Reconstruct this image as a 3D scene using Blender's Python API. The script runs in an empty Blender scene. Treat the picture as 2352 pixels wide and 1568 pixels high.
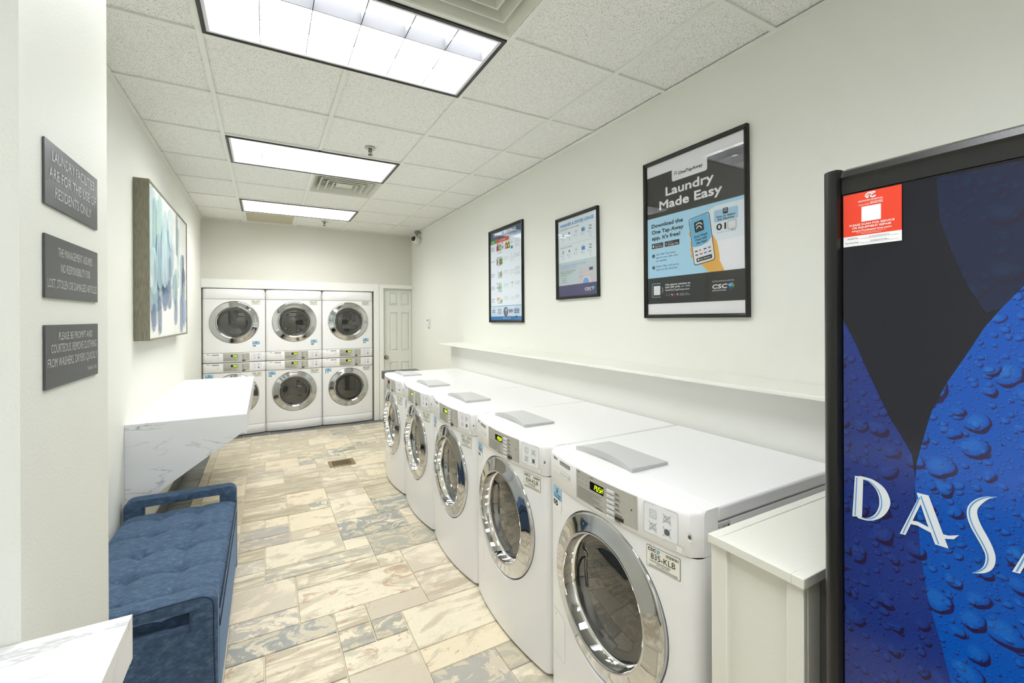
import bpy, math, random
from mathutils import Vector, Matrix
from math import pi, sin, cos, sqrt, exp
random.seed(7)
SC = bpy.context.scene
COL = SC.collection
# ------------------------------------------------------------------ camera, world, exposure
YAW, ROLL, EYE = 0.508, -0.0042, 1.5
cam = bpy.data.objects.new('camera', bpy.data.cameras.new('camera'))
COL.objects.link(cam)
cam.data.sensor_width = 36
cam.data.lens = 1016.5 / 2352 * 36
cam.data.shift_y = -(784 - 729) / 2352
cam.data.clip_start = 0.02
fw = Vector((sin(YAW), cos(YAW), 0)); rt = Vector((cos(YAW), -sin(YAW), 0)); up = Vector((0, 0, 1))
r3 = rt * cos(ROLL) + up * sin(ROLL); u3 = up * cos(ROLL) - rt * sin(ROLL)
M = Matrix.Identity(4)
for i in range(3):
    M[i][0], M[i][1], M[i][2] = r3[i], u3[i], -fw[i]
M[2][3] = EYE
cam.matrix_world = M
SC.camera = cam
w = bpy.data.worlds.new('world'); SC.world = w; w.use_nodes = True
w.node_tree.nodes['Background'].inputs[0].default_value = (0.9, 0.95, 1, 1)
w.node_tree.nodes['Background'].inputs[1].default_value = 0.3
SC.view_settings.view_transform = 'Standard'
SC.view_settings.look = 'None'
SC.view_settings.gamma = 1
SC.view_settings.use_curve_mapping = False
SC.view_settings.exposure = 1.6
LAMP = 7.5                       # radiance of the lit lamp panels
# ------------------------------------------------------------------ dimensions (metres)
T = 0.6096; XG, YG = -0.2495, 2.351
CEIL = 2.751; XL, XR, YB = -0.70, 1.965, 6.68
PIERX, PY0, PY1 = -0.40, 1.166, 1.69
NEARL, NEARB = -0.85, -2.3

# ------------------------------------------------------------------ helpers
def lin(c):
    c = c / 255
    return c / 12.92 if c <= .04045 else ((c + .055) / 1.055) ** 2.4
def rgb(t): return (lin(t[0]), lin(t[1]), lin(t[2]), 1)
_m = {}
def principled(name, col, rough=.5, metal=0, coat=0, ior=1.5, bump=0, bscale=200, var=0, vscale=3):
    if name in _m: return _m[name]
    m = bpy.data.materials.new(name); m.use_nodes = True; nt = m.node_tree
    b = nt.nodes['Principled BSDF']
    b.inputs['Base Color'].default_value = rgb(col)
    b.inputs['Roughness'].default_value = rough
    b.inputs['Metallic'].default_value = metal
    b.inputs['IOR'].default_value = ior
    b.inputs['Coat Weight'].default_value = coat
    b.inputs['Coat Roughness'].default_value = .04
    tc = nt.nodes.new('ShaderNodeTexCoord')
    if bump:
        n = nt.nodes.new('ShaderNodeTexNoise'); n.inputs['Scale'].default_value = bscale; n.inputs['Detail'].default_value = 3
        bp = nt.nodes.new('ShaderNodeBump'); bp.inputs['Strength'].default_value = bump; bp.inputs['Distance'].default_value = .002
        nt.links.new(tc.outputs['Object'], n.inputs['Vector']); nt.links.new(n.outputs['Fac'], bp.inputs['Height'])
        nt.links.new(bp.outputs['Normal'], b.inputs['Normal'])
    if var:
        n = nt.nodes.new('ShaderNodeTexNoise'); n.inputs['Scale'].default_value = vscale; n.inputs['Detail'].default_value = 5
        mx = nt.nodes.new('ShaderNodeMix'); mx.data_type = 'RGBA'
        c = rgb(col); mx.inputs[6].default_value = c; mx.inputs[7].default_value = (c[0]*(1-var), c[1]*(1-var), c[2]*(1-var), 1)
        nt.links.new(tc.outputs['Object'], n.inputs['Vector']); nt.links.new(n.outputs['Fac'], mx.inputs[0])
        nt.links.new(mx.outputs[2], b.inputs['Base Color'])
    _m[name] = m
    return m
def ink(col, rough=.45):
    return principled('ink_%02x%02x%02x' % tuple(col), col, rough)
def emis(name, col, s):
    if name in _m: return _m[name]
    m = bpy.data.materials.new(name); m.use_nodes = True; nt = m.node_tree
    nt.nodes.remove(nt.nodes['Principled BSDF'])
    e = nt.nodes.new('ShaderNodeEmission'); e.inputs[0].default_value = rgb(col); e.inputs[1].default_value = s
    nt.links.new(e.outputs[0], nt.nodes['Material Output'].inputs[0]); _m[name] = m
    return m
class NT:
    def __init__(s, name):
        s.m = bpy.data.materials.new(name); s.m.use_nodes = True; s.t = s.m.node_tree; s.b = s.t.nodes['Principled BSDF']; _m[name] = s.m
    def n(s, typ, **k):
        x = s.t.nodes.new('ShaderNode' + typ)
        for a, v in k.items():
            if a.startswith('i_'):
                key = a[2:].replace('_', ' ')
                x.inputs[int(key) if key.isdigit() else key].default_value = v
            else: setattr(x, a, v)
        return x
    def l(s, a, b): s.t.links.new(a, b)
    def math(s, op, a, b=None, c=None, clamp=False):
        x = s.n('Math', operation=op, use_clamp=clamp)
        for i, v in enumerate((a, b, c)):
            if v is None: continue
            if isinstance(v, (int, float)): x.inputs[i].default_value = v
            else: s.l(v, x.inputs[i])
        return x.outputs[0]
    def mix(s, f, a, b):
        x = s.n('Mix', data_type='RGBA')
        for i, v in ((0, f), (6, a), (7, b)):
            if isinstance(v, (tuple, list)): x.inputs[i].default_value = v
            elif isinstance(v, (int, float)): x.inputs[i].default_value = v
            else: s.l(v, x.inputs[i])
        return x.outputs[2]
    def ramp(s, f, stops):
        x = s.n('ValToRGB'); e = x.color_ramp.elements
        while len(e) < len(stops): e.new(.5)
        for el, (p, c) in zip(e, stops): el.position = p; el.color = c if len(c) == 4 else rgb(c)
        s.l(f, x.inputs[0]); return x.outputs[0]

def tag(o, label=None, cat=None, group=None, kind=None):
    if label: o['label'] = label
    if cat: o['category'] = cat
    if group: o['group'] = group
    if kind: o['kind'] = kind
    return o
def thing(name, label, cat, loc=(0, 0, 0), rz=0, group=None):
    o = bpy.data.objects.new(name, None); COL.objects.link(o); o.location = loc; o.rotation_euler = (0, 0, rz)
    o.empty_display_size = .05
    return tag(o, label, cat, group)
def copy_tree(o, parent=None):
    c = o.copy(); COL.objects.link(c); c.parent = parent
    for ch in list(o.children):
        copy_tree(ch, c)
    return c
class MB:
    def __init__(s): s.v = []; s.f = []; s.mi = []; s.sm = []; s.mats = []
    def m(s, mat):
        if mat is None: return 0
        if mat not in s.mats: s.mats.append(mat)
        return s.mats.index(mat)
    def add(s, vs, fs, mat=None, smooth=False):
        k = len(s.v); i = s.m(mat); s.v += [tuple(v) for v in vs]
        for f in fs: s.f.append([k + a for a in f]); s.mi.append(i); s.sm.append(smooth)
    def box(s, x0, x1, y0, y1, z0, z1, mat=None):
        vs = [(x, y, z) for z in (z0, z1) for y in (y0, y1) for x in (x0, x1)]
        s.add(vs, [(0, 2, 3, 1), (4, 5, 7, 6), (0, 1, 5, 4), (1, 3, 7, 5), (3, 2, 6, 7), (2, 0, 4, 6)], mat); return s
    def quad(s, a, b, c, d, mat=None): s.add([a, b, c, d], [(0, 1, 2, 3)], mat); return s
    def prism(s, pts, axis, a0, a1, mat=None):
        def P(p, a):
            return {'x': (a, p[0], p[1]), 'y': (p[0], a, p[1]), 'z': (p[0], p[1], a)}[axis]
        n = len(pts); vs = [P(p, a0) for p in pts] + [P(p, a1) for p in pts]
        fs = [tuple(range(n))[::-1], tuple(range(n, 2 * n))] + [(i, (i + 1) % n, n + (i + 1) % n, n + i) for i in range(n)]
        s.add(vs, fs, mat); return s
    def lathe(s, prof, c, axis='z', n=32, mat=None, smooth=True, cap=True, a0=0, a1=2 * pi):
        full = abs(a1 - a0 - 2 * pi) < 1e-6; m = n if full else n + 1; vs = []
        for r, h in prof:
            for i in range(m):
                a = a0 + (a1 - a0) * i / n; p, q = r * cos(a), r * sin(a)
                d = {'z': (p, q, h), 'y': (p, h, q), 'x': (h, p, q)}[axis]
                vs.append((c[0] + d[0], c[1] + d[1], c[2] + d[2]))
        fs = []
        for j in range(len(prof) - 1):
            for i in range(n):
                k = (i + 1) % m if full else i + 1
                fs.append((j * m + i, j * m + k, (j + 1) * m + k, (j + 1) * m + i))
        s.add(vs, fs, mat, smooth)
        if cap and full:
            L = (len(prof) - 1) * m
            if prof[0][0] > 1e-5: s.add(vs[:m], [tuple(range(m))[::-1]], mat)
            if prof[-1][0] > 1e-5: s.add(vs[L:], [tuple(range(m))], mat)
        return s
    def tube(s, pts, r, mat=None, n=10):
        pts = [Vector(p) for p in pts]; vs = []; N = len(pts); ref = None
        for i, p in enumerate(pts):
            d = (pts[min(i + 1, N - 1)] - pts[max(i - 1, 0)]).normalized()
            if ref is None: ref = d.orthogonal().normalized()
            ref = (ref - d * ref.dot(d)).normalized(); b = d.cross(ref)
            for k in range(n):
                a = 2 * pi * k / n; vs.append(p + ref * (r * cos(a)) + b * (r * sin(a)))
        fs = [(i * n + k, i * n + (k + 1) % n, (i + 1) * n + (k + 1) % n, (i + 1) * n + k) for i in range(N - 1) for k in range(n)]
        fs += [tuple(range(n))[::-1], tuple(range((N - 1) * n, N * n))]
        s.add(vs, fs, mat, True); return s
    def grid(s, nx, ny, fn, mat=None, smooth=True):
        vs = [fn(i / nx, j / ny) for j in range(ny + 1) for i in range(nx + 1)]
        fs = [(j * (nx + 1) + i, j * (nx + 1) + i + 1, (j + 1) * (nx + 1) + i + 1, (j + 1) * (nx + 1) + i) for j in range(ny) for i in range(nx)]
        s.add(vs, fs, mat, smooth); return s
    def build(s, name, mat=None, parent=None, bevel=0, seg=2, auto=None, loc=None):
        me = bpy.data.meshes.new(name); me.from_pydata(s.v, [], s.f)
        for x in (s.mats or [mat]): me.materials.append(x)
        me.polygons.foreach_set('material_index', s.mi); me.polygons.foreach_set('use_smooth', s.sm)
        me.update()
        if auto: me.shade_smooth(); me.set_sharp_from_angle(angle=math.radians(auto))
        o = bpy.data.objects.new(name, me); COL.objects.link(o); o.parent = parent
        if loc: o.location = loc
        if bevel:
            b = o.modifiers.new('bevel', 'BEVEL'); b.width = bevel; b.segments = seg; b.limit_method = 'ANGLE'; b.angle_limit = .6
            if not auto: me.shade_smooth(); me.set_sharp_from_angle(angle=math.radians(25)); b.harden_normals = False
        return o
def part(name, mat, parent, *boxes, bevel=0, seg=2):
    b = MB()
    for x in boxes: b.box(*x)
    return b.build(name, mat, parent, bevel, seg)
def struct(name, o_or_mb, mat=None, **k):
    o = o_or_mb.build(name, mat, **k) if isinstance(o_or_mb, MB) else o_or_mb
    o['kind'] = 'structure'; return o

_tx = {}
def glyphs(txt, bold):
    k = (txt, bold)
    if k in _tx: return _tx[k]
    cu = bpy.data.curves.new('t', 'FONT'); cu.body = txt; cu.size = 1; cu.resolution_u = 3 if len(txt) < 20 else 2
    cu.offset = 0
    ob = bpy.data.objects.new('t', cu); COL.objects.link(ob)
    bpy.context.view_layer.update()
    me = bpy.data.meshes.new_from_object(ob.evaluated_get(bpy.context.evaluated_depsgraph_get()))
    vs = [(v.co.x, v.co.y) for v in me.vertices]; fs = [tuple(p.vertices) for p in me.polygons]
    x0 = min([v[0] for v in vs] or [0]); x1 = max([v[0] for v in vs] or [1])
    bpy.data.objects.remove(ob); bpy.data.curves.remove(cu); bpy.data.meshes.remove(me)
    _tx[k] = ([(v[0] - x0, v[1]) for v in vs], fs, x1 - x0); return _tx[k]
CAP = .70
class Print:
    """flat graphics on a surface; P(s, t, lift) -> point. t runs down the sheet."""
    def __init__(s, P, step=.00025, up=False): s.P = P; s.b = MB(); s.k = step; s.u = 1 if up else -1
    def face(s, pts, col, ly): s.b.add([s.P(x, y, ly * s.k) for x, y in pts], [tuple(range(len(pts)))], col if isinstance(col, bpy.types.Material) else ink(col)); return s
    def rect(s, x0, y0, x1, y1, col, ly, n=1):
        for i in range(n):
            a = x0 + (x1 - x0) * i / n; b = x0 + (x1 - x0) * (i + 1) / n
            s.face([(a, y0), (b, y0), (b, y1), (a, y1)], col, ly)
        return s
    def rrect(s, x0, y0, x1, y1, r, col, ly, rot=0):
        cx, cy = (x0 + x1) / 2, (y0 + y1) / 2; hx, hy = abs(x1 - x0) / 2, abs(y1 - y0) / 2; pts = []
        for qx, qy, a0 in ((1, 1, 0), (-1, 1, 90), (-1, -1, 180), (1, -1, 270)):
            for k in range(5):
                a = math.radians(a0 + 22.5 * k); px, py = qx * (hx - r) + r * cos(a), qy * (hy - r) + r * sin(a)
                pts.append((cx + px * cos(rot) - py * sin(rot), cy + px * sin(rot) + py * cos(rot)))
        return s.face(pts, col, ly)
    def circ(s, cx, cy, rx, col, ly, ry=None, n=24): ry = ry or rx; return s.face([(cx + rx * cos(2 * pi * i / n), cy + ry * sin(2 * pi * i / n)) for i in range(n)], col, ly)
    def line(s, pts, wd, col, ly):
        for (a, b), (c, d) in zip(pts, pts[1:]):
            L = math.hypot(c - a, d - b) or 1; nx, ny = -(d - b) / L * wd / 2, (c - a) / L * wd / 2
            s.face([(a + nx, b + ny), (c + nx, d + ny), (c - nx, d - ny), (a - nx, b - ny)], col, ly)
        return s
    def arc(s, cx, cy, r, a0, a1, wd, col, ly, n=12):
        return s.line([(cx + r * cos(math.radians(a0 + (a1 - a0) * i / n)), cy + s.u * r * sin(math.radians(a0 + (a1 - a0) * i / n))) for i in range(n + 1)], wd, col, ly)
    def text(s, txt, x, y, h, col, ly, w=None, al='L', bold=False, rot=0, it=0):
        vs, fs, W = glyphs(txt, bold); k = h / CAP; kx = (w / W) if w else k
        ww = W * kx; ox = {'L': 0, 'C': -ww / 2, 'R': -ww}[al]; out = []
        for a, b in vs:
            px, py = a * kx + ox + it * b * k, b * k
            qx, qy = px * cos(rot) - py * sin(rot), px * sin(rot) + py * cos(rot)
            out.append(s.P(x + qx, y + s.u * qy, ly * s.k))
        mt = col if isinstance(col, bpy.types.Material) else ink(col)
        if not bold: s.b.add(out, fs, mt); return s
        q = h * .045 * (1.6 if bold == 2 else 1)
        o0, ox_, oy_ = s.P(0, 0, 0), s.P(q, 0, 0), s.P(0, q, 0); o1 = s.P(-q, 0, 0); ox_ = [o0[i] + (ox_[i] - o1[i]) / 2 for i in range(3)]
        n0 = s.P(0, 0, s.k); nz = [(n0[i] - o0[i]) * .03 for i in range(3)]
        for e, (a, b) in enumerate(((1, 0), (-1, 0), (0, 1), (0, -1), (.7, .7), (-.7, -.7), (.7, -.7), (-.7, .7))):
            d = [a * (ox_[i] - o0[i]) + b * (oy_[i] - o0[i]) for i in range(3)]
            d = [d[i] + nz[i] * (e + 1) for i in range(3)]
            s.b.add([(p[0] + d[0], p[1] + d[1], p[2] + d[2]) for p in out], fs, mt)
        return s
    def bars(s, x, y, w, n, pitch, th, col, ly):
        for i in range(n): s.rect(x, y - s.u * i * pitch, x + w * (.75 + .25 * random.random()), y - s.u * (i * pitch + th), col, ly)
        return s
    def build(s, name, parent=None): return s.b.build(name, None, parent)

# ------------------------------------------------------------------ materials
WALL = principled('wall_paint', (240, 241, 233), .55, bump=.25, bscale=160, var=.02, vscale=2)
PIERM = principled('wall_paint_gloss', (234, 236, 228), .5, bump=.3, bscale=120, var=.02, vscale=2)
TRIMW = principled('trim_paint', (240, 241, 236), .35)
DOORW = principled('door_paint', (228, 230, 222), .38)
TBAR = principled('grid_metal', (240, 242, 236), .45)
APPL = principled('appliance_white', (243, 243, 244), .28, coat=.25, bump=.04, bscale=400)
APPLG = principled('appliance_seam', (70, 72, 84), .6)
CHROME = principled('chrome', (200, 201, 203), .045, metal=1)
CHROME2 = principled('chrome_bright', (240, 240, 240), .03, metal=1)
PANEL = principled('panel_silver', (190, 189, 180), .4, metal=.15, bump=.03, bscale=900)
GREYP = principled('grey_plastic', (200, 201, 200), .45, bump=.12, bscale=500)
BLACKG = principled('black_gloss', (10, 11, 11), .08)
BLACKF = principled('black_frame', (7, 7, 8), .22)
BLACKM = principled('black_metal', (30, 31, 29), .32, bump=.05, bscale=300)
DARK = principled('niche_shade', (8, 8, 10), .9)  # near black stands in for the shade in the niche behind the dryers
BOXW = principled('painted_wood', (232, 232, 223), .4, bump=.2, bscale=90, var=.03, vscale=4)
LEDW = emis('display_green', (190, 245, 20), 1.6)
LEDR = emis('display_orange', (190, 70, 30), .5)

def ceiling_mat():
    g = NT('ceiling_tile'); tc = g.n('TexCoord')
    mp = g.n('Mapping'); mp.inputs['Scale'].default_value = (1, 1, 1); g.l(tc.outputs['Object'], mp.inputs[0])
    ns = g.n('TexNoise', i_Scale=38.0, i_Detail=1.0); g.l(mp.outputs[0], ns.inputs['Vector'])
    ad = g.n('VectorMath', operation='MULTIPLY_ADD'); ad.inputs[1].default_value = (.02, .02, .02)
    g.l(ns.outputs['Color'], ad.inputs[0]); g.l(mp.outputs[0], ad.inputs[2])
    def specks(scale, r0, r1):
        v = g.n('TexVoronoi', i_Scale=scale); v.voronoi_dimensions = '2D'; g.l(ad.outputs[0], v.inputs['Vector'])
        sz = g.n('SeparateColor'); g.l(v.outputs['Color'], sz.inputs[0])
        thr = g.math('MULTIPLY', sz.outputs[0], r1)
        d = g.math('SUBTRACT', thr, v.outputs['Distance'])
        return g.math('MULTIPLY', d, 12.0, clamp=True)
    a = specks(165.0, 0, .46); b = specks(300.0, 0, .36)
    b2 = g.math('MULTIPLY', b, .5)
    f = g.math('MAXIMUM', a, b2)
    c = g.mix(g.math('MULTIPLY', f, .42), rgb((250, 251, 247)), rgb((112, 110, 92)))
    g.l(c, g.b.inputs['Base Color']); g.b.inputs['Roughness'].default_value = .9
    bp = g.n('Bump', i_Strength=.5, i_Distance=.002); bp.invert = True; g.l(f, bp.inputs['Height']); g.l(bp.outputs[0], g.b.inputs['Normal'])
    return g.m
CEILM = ceiling_mat()

def marble(name, rot, dens):
    g = NT(name); tc = g.n('TexCoord'); mp = g.n('Mapping'); mp.inputs['Rotation'].default_value = rot
    mp.inputs['Scale'].default_value = (1.6, 6.0, 6.0); g.l(tc.outputs['Object'], mp.inputs[0])
    n1 = g.n('TexNoise', i_Scale=1.6, i_Detail=7.0, i_Roughness=.62, i_Distortion=.6); g.l(mp.outputs[0], n1.inputs['Vector'])
    v = g.math('ABSOLUTE', g.math('SUBTRACT', n1.outputs['Fac'], .5))
    vein = g.math('SUBTRACT', 1.0, g.math('MULTIPLY', v, 42.0), clamp=True)
    n2 = g.n('TexNoise', i_Scale=1.1, i_Detail=3.0); g.l(mp.outputs[0], n2.inputs['Vector'])
    msk = g.math('MULTIPLY', g.math('SUBTRACT', n2.outputs['Fac'], .47), 7.0, clamp=True)
    f = g.math('MULTIPLY', g.math('MULTIPLY', vein, msk), dens)
    n3 = g.n('TexNoise', i_Scale=.9, i_Detail=4.0); g.l(mp.outputs[0], n3.inputs['Vector'])
    base = g.mix(n3.outputs['Fac'], rgb((240, 241, 242)), rgb((226, 228, 230)))
    g.l(g.mix(f, base, rgb((112, 112, 118))), g.b.inputs['Base Color']); g.b.inputs['Roughness'].default_value = .28
    return g.m
MARB_T = marble('marble_top', (0, 0, .25), .42)
MARB_S = marble('marble_side', (0, -.72, 0), .75)

def floor_mat():
    g = NT('slate_tile'); tc = g.n('TexCoord')
    at = g.n('Attribute', attribute_name='tile'); sep = g.n('SeparateColor'); g.l(at.outputs['Color'], sep.inputs[0])
    R, G, B = sep.outputs
    off = g.n('CombineXYZ'); g.l(g.math('MULTIPLY', R, 40.0), off.inputs[0]); g.l(g.math('MULTIPLY', G, 40.0), off.inputs[1]); g.l(g.math('MULTIPLY', B, 9.0), off.inputs[2])
    ad = g.n('VectorMath', operation='ADD'); g.l(tc.outputs['Object'], ad.inputs[0]); g.l(off.outputs[0], ad.inputs[1])
    mp = g.n('Mapping'); mp.inputs['Scale'].default_value = (2.2, 3.2, 1); mp.inputs['Rotation'].default_value = (0, 0, .18); g.l(ad.outputs[0], mp.inputs[0])
    n1 = g.n('TexNoise', i_Scale=1.5, i_Detail=8.0, i_Roughness=.6, i_Distortion=1.3); g.l(mp.outputs[0], n1.inputs['Vector'])
    n2 = g.n('TexNoise', i_Scale=2.6, i_Detail=6.0, i_Roughness=.65, i_Distortion=2.2); g.l(mp.outputs[0], n2.inputs['Vector'])
    n3 = g.n('TexNoise', i_Scale=60.0, i_Detail=4.0); g.l(ad.outputs[0], n3.inputs['Vector'])
    st_ = g.n('Mapping'); st_.inputs['Scale'].default_value = (3.0, 26.0, 1); st_.inputs['Rotation'].default_value = (0, 0, .12); g.l(ad.outputs[0], st_.inputs[0])
    n4 = g.n('TexNoise', i_Scale=1.0, i_Detail=6.0, i_Roughness=.6, i_Distortion=.5); g.l(st_.outputs[0], n4.inputs['Vector'])
    n5 = g.n('TexNoise', i_Scale=9.0, i_Detail=9.0, i_Roughness=.7, i_Distortion=.5); g.l(ad.outputs[0], n5.inputs['Vector'])
    F1, F2, F4, F5 = n1.outputs['Fac'], n2.outputs['Fac'], n4.outputs['Fac'], n5.outputs['Fac']
    def step(f, t_, k): return g.math('MULTIPLY', g.math('SUBTRACT', f, t_), k, clamp=True)
    def mul(a, b_): return g.math('MULTIPLY', a, b_)
    cream = g.mix(F5, rgb((246, 237, 216)), rgb((220, 209, 183)))
    warm = g.mix(F2, rgb((242, 226, 194)), rgb((222, 203, 166)))
    cream = g.mix(g.math('MULTIPLY', g.math('GREATER_THAN', B, .62), .35), cream, warm)
    # taupe sheets, covering more of the darker tiles
    thr = g.math('MULTIPLY_ADD', R, -.22, .575)
    e1 = g.math('MULTIPLY', g.math('SUBTRACT', F1, thr), 22.0, clamp=True)
    taupe = g.mix(F5, rgb((180, 171, 149)), rgb((212, 202, 178)))
    c = g.mix(mul(e1, .85), cream, taupe)
    # layered schist streaks on a quarter of the tiles
    strk = mul(step(F4, .45, 9.0), g.math('MULTIPLY', g.math('GREATER_THAN', g.math('FRACT', g.math('MULTIPLY', B, 7.3)), .68), .6))
    c = g.mix(strk, c, rgb((156, 142, 116)))
    # slate blue-grey sheets
    slm = step(G, .80, 6.0)
    e2 = step(g.math('ADD', F2, g.math('MULTIPLY', F5, .35)), .64, 22.0)
    c = g.mix(mul(mul(e2, slm), .85), c, g.mix(F5, rgb((112, 120, 124)), rgb((158, 164, 162))))
    # rust and pink blotches
    e3 = step(g.math('ADD', F2, g.math('MULTIPLY', F4, .3)), .745, 20.0)
    c = g.mix(mul(mul(e3, g.math('LESS_THAN', G, .6)), .6), c, rgb((180, 134, 100)))
    c = g.mix(mul(g.math('GREATER_THAN', g.math('FRACT', g.math('MULTIPLY', R, 5.1)), .8), .22), c, rgb((230, 216, 206)))
    v = g.math('SUBTRACT', 1.0, g.math('MULTIPLY', g.math('ABSOLUTE', g.math('SUBTRACT', F1, thr)), 110.0), clamp=True)
    c = g.mix(g.math('MULTIPLY', v, .38), c, rgb((138, 118, 90)))
    c = g.mix(g.math('MULTIPLY', n3.outputs['Fac'], .18), c, rgb((150, 140, 116)))
    g.l(c, g.b.inputs['Base Color'])
    g.b.inputs['Roughness'].default_value = .34
    bp = g.n('Bump', i_Strength=.35, i_Distance=.004); hh = g.math('ADD', n2.outputs['Fac'], g.math('MULTIPLY', n3.outputs['Fac'], .2)); g.l(hh, bp.inputs['Height']); g.l(bp.outputs[0], g.b.inputs['Normal'])
    return g.m
SLATE = floor_mat()
GROUT = principled('grout', (212, 203, 180), .8, bump=.2, bscale=300)
def dark_tile():
    g = NT('dark_tile'); tc = g.n('TexCoord'); n = g.n('TexNoise', i_Scale=7.0, i_Detail=7.0, i_Distortion=.8); g.l(tc.outputs['Object'], n.inputs['Vector'])
    g.l(g.ramp(n.outputs['Fac'], [(.3, (86, 88, 90)), (.55, (104, 106, 106)), (.75, (128, 122, 112))]), g.b.inputs['Base Color']); g.b.inputs['Roughness'].default_value = .35
    return g.m
DTILE = dark_tile()
def velvet():
    g = NT('blue_velvet'); tc = g.n('TexCoord')
    n = g.n('TexNoise', i_Scale=30.0, i_Detail=9.0, i_Roughness=.8, i_Distortion=.2)
    mp = g.n('Mapping'); mp.inputs['Scale'].default_value = (1, 2.2, 1.6); g.l(tc.outputs['Object'], mp.inputs[0]); g.l(mp.outputs[0], n.inputs['Vector'])
    n2 = g.n('TexNoise', i_Scale=420.0, i_Detail=2.0); g.l(tc.outputs['Object'], n2.inputs['Vector'])
    c = g.ramp(n.outputs['Fac'], [(.30, (42, 58, 80)), (.5, (62, 86, 114)), (.70, (96, 120, 148))])
    g.l(c, g.b.inputs['Base Color']); g.b.inputs['Roughness'].default_value = .85
    g.b.inputs['Sheen Weight'].default_value = .3; g.b.inputs['Sheen Roughness'].default_value = .35
    g.b.inputs['Sheen Tint'].default_value = rgb((150, 180, 215))
    bp = g.n('Bump', i_Strength=.3, i_Distance=.001); g.l(n2.outputs['Fac'], bp.inputs['Height']); g.l(bp.outputs[0], g.b.inputs['Normal'])
    return g.m
VELVET = velvet()
SEAM = principled('bench_piping', (30, 44, 66), .8)
def artwood():
    g = NT('grey_frame_wood'); tc = g.n('TexCoord'); mp = g.n('Mapping'); mp.inputs['Scale'].default_value = (520, 520, 16); g.l(tc.outputs['Object'], mp.inputs[0])
    n = g.n('TexNoise', i_Scale=1.0, i_Detail=4.0); g.l(mp.outputs[0], n.inputs['Vector'])
    g.l(g.ramp(n.outputs['Fac'], [(.35, (106, 104, 88)), (.6, (150, 147, 128))]), g.b.inputs['Base Color']); g.b.inputs['Roughness'].default_value = .5
    return g.m
ARTWOOD = artwood()
def stroke_mat(i, col, a):
    k = 'paint_%d' % i
    if k in _m: return _m[k]
    g = NT(k); tc = g.n('TexCoord'); mp = g.n('Mapping'); mp.inputs['Scale'].default_value = (1, 30, 3); g.l(tc.outputs['Object'], mp.inputs[0])
    n = g.n('TexNoise', i_Scale=2.0, i_Detail=6.0); g.l(mp.outputs[0], n.inputs['Vector'])
    g.b.inputs['Base Color'].default_value = rgb(col); g.b.inputs['Roughness'].default_value = .6
    g.l(g.math('MULTIPLY_ADD', n.outputs['Fac'], a * 1.3, a * .3, clamp=True), g.b.inputs['Alpha'])
    return g.m
def glass():
    g = NT('poster_glass'); t = g.t; t.nodes.remove(g.b)
    fr = g.n('Fresnel', i_IOR=1.33); tr = g.n('BsdfTransparent'); gl = g.n('BsdfGlossy', i_Roughness=.0)
    gl.inputs['Color'].default_value = (1, 1, 1, 1)
    mx = g.n('MixShader'); g.l(g.math('MULTIPLY', fr.outputs[0], .7), mx.inputs[0]); g.l(tr.outputs[0], mx.inputs[1]); g.l(gl.outputs[0], mx.inputs[2])
    g.l(mx.outputs[0], t.nodes['Material Output'].inputs[0]); return g.m
GLASS = glass()
def door_glass():
    g = NT('smoked_glass'); t = g.t
    g.b.inputs['Base Color'].default_value = rgb((50, 50, 47)); g.b.inputs['Roughness'].default_value = .03; g.b.inputs['IOR'].default_value = 1.7
    g.b.inputs['Coat Weight'].default_value = .6; g.b.inputs['Coat Roughness'].default_value = .02
    return g.m
SMOKE = door_glass()
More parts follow.
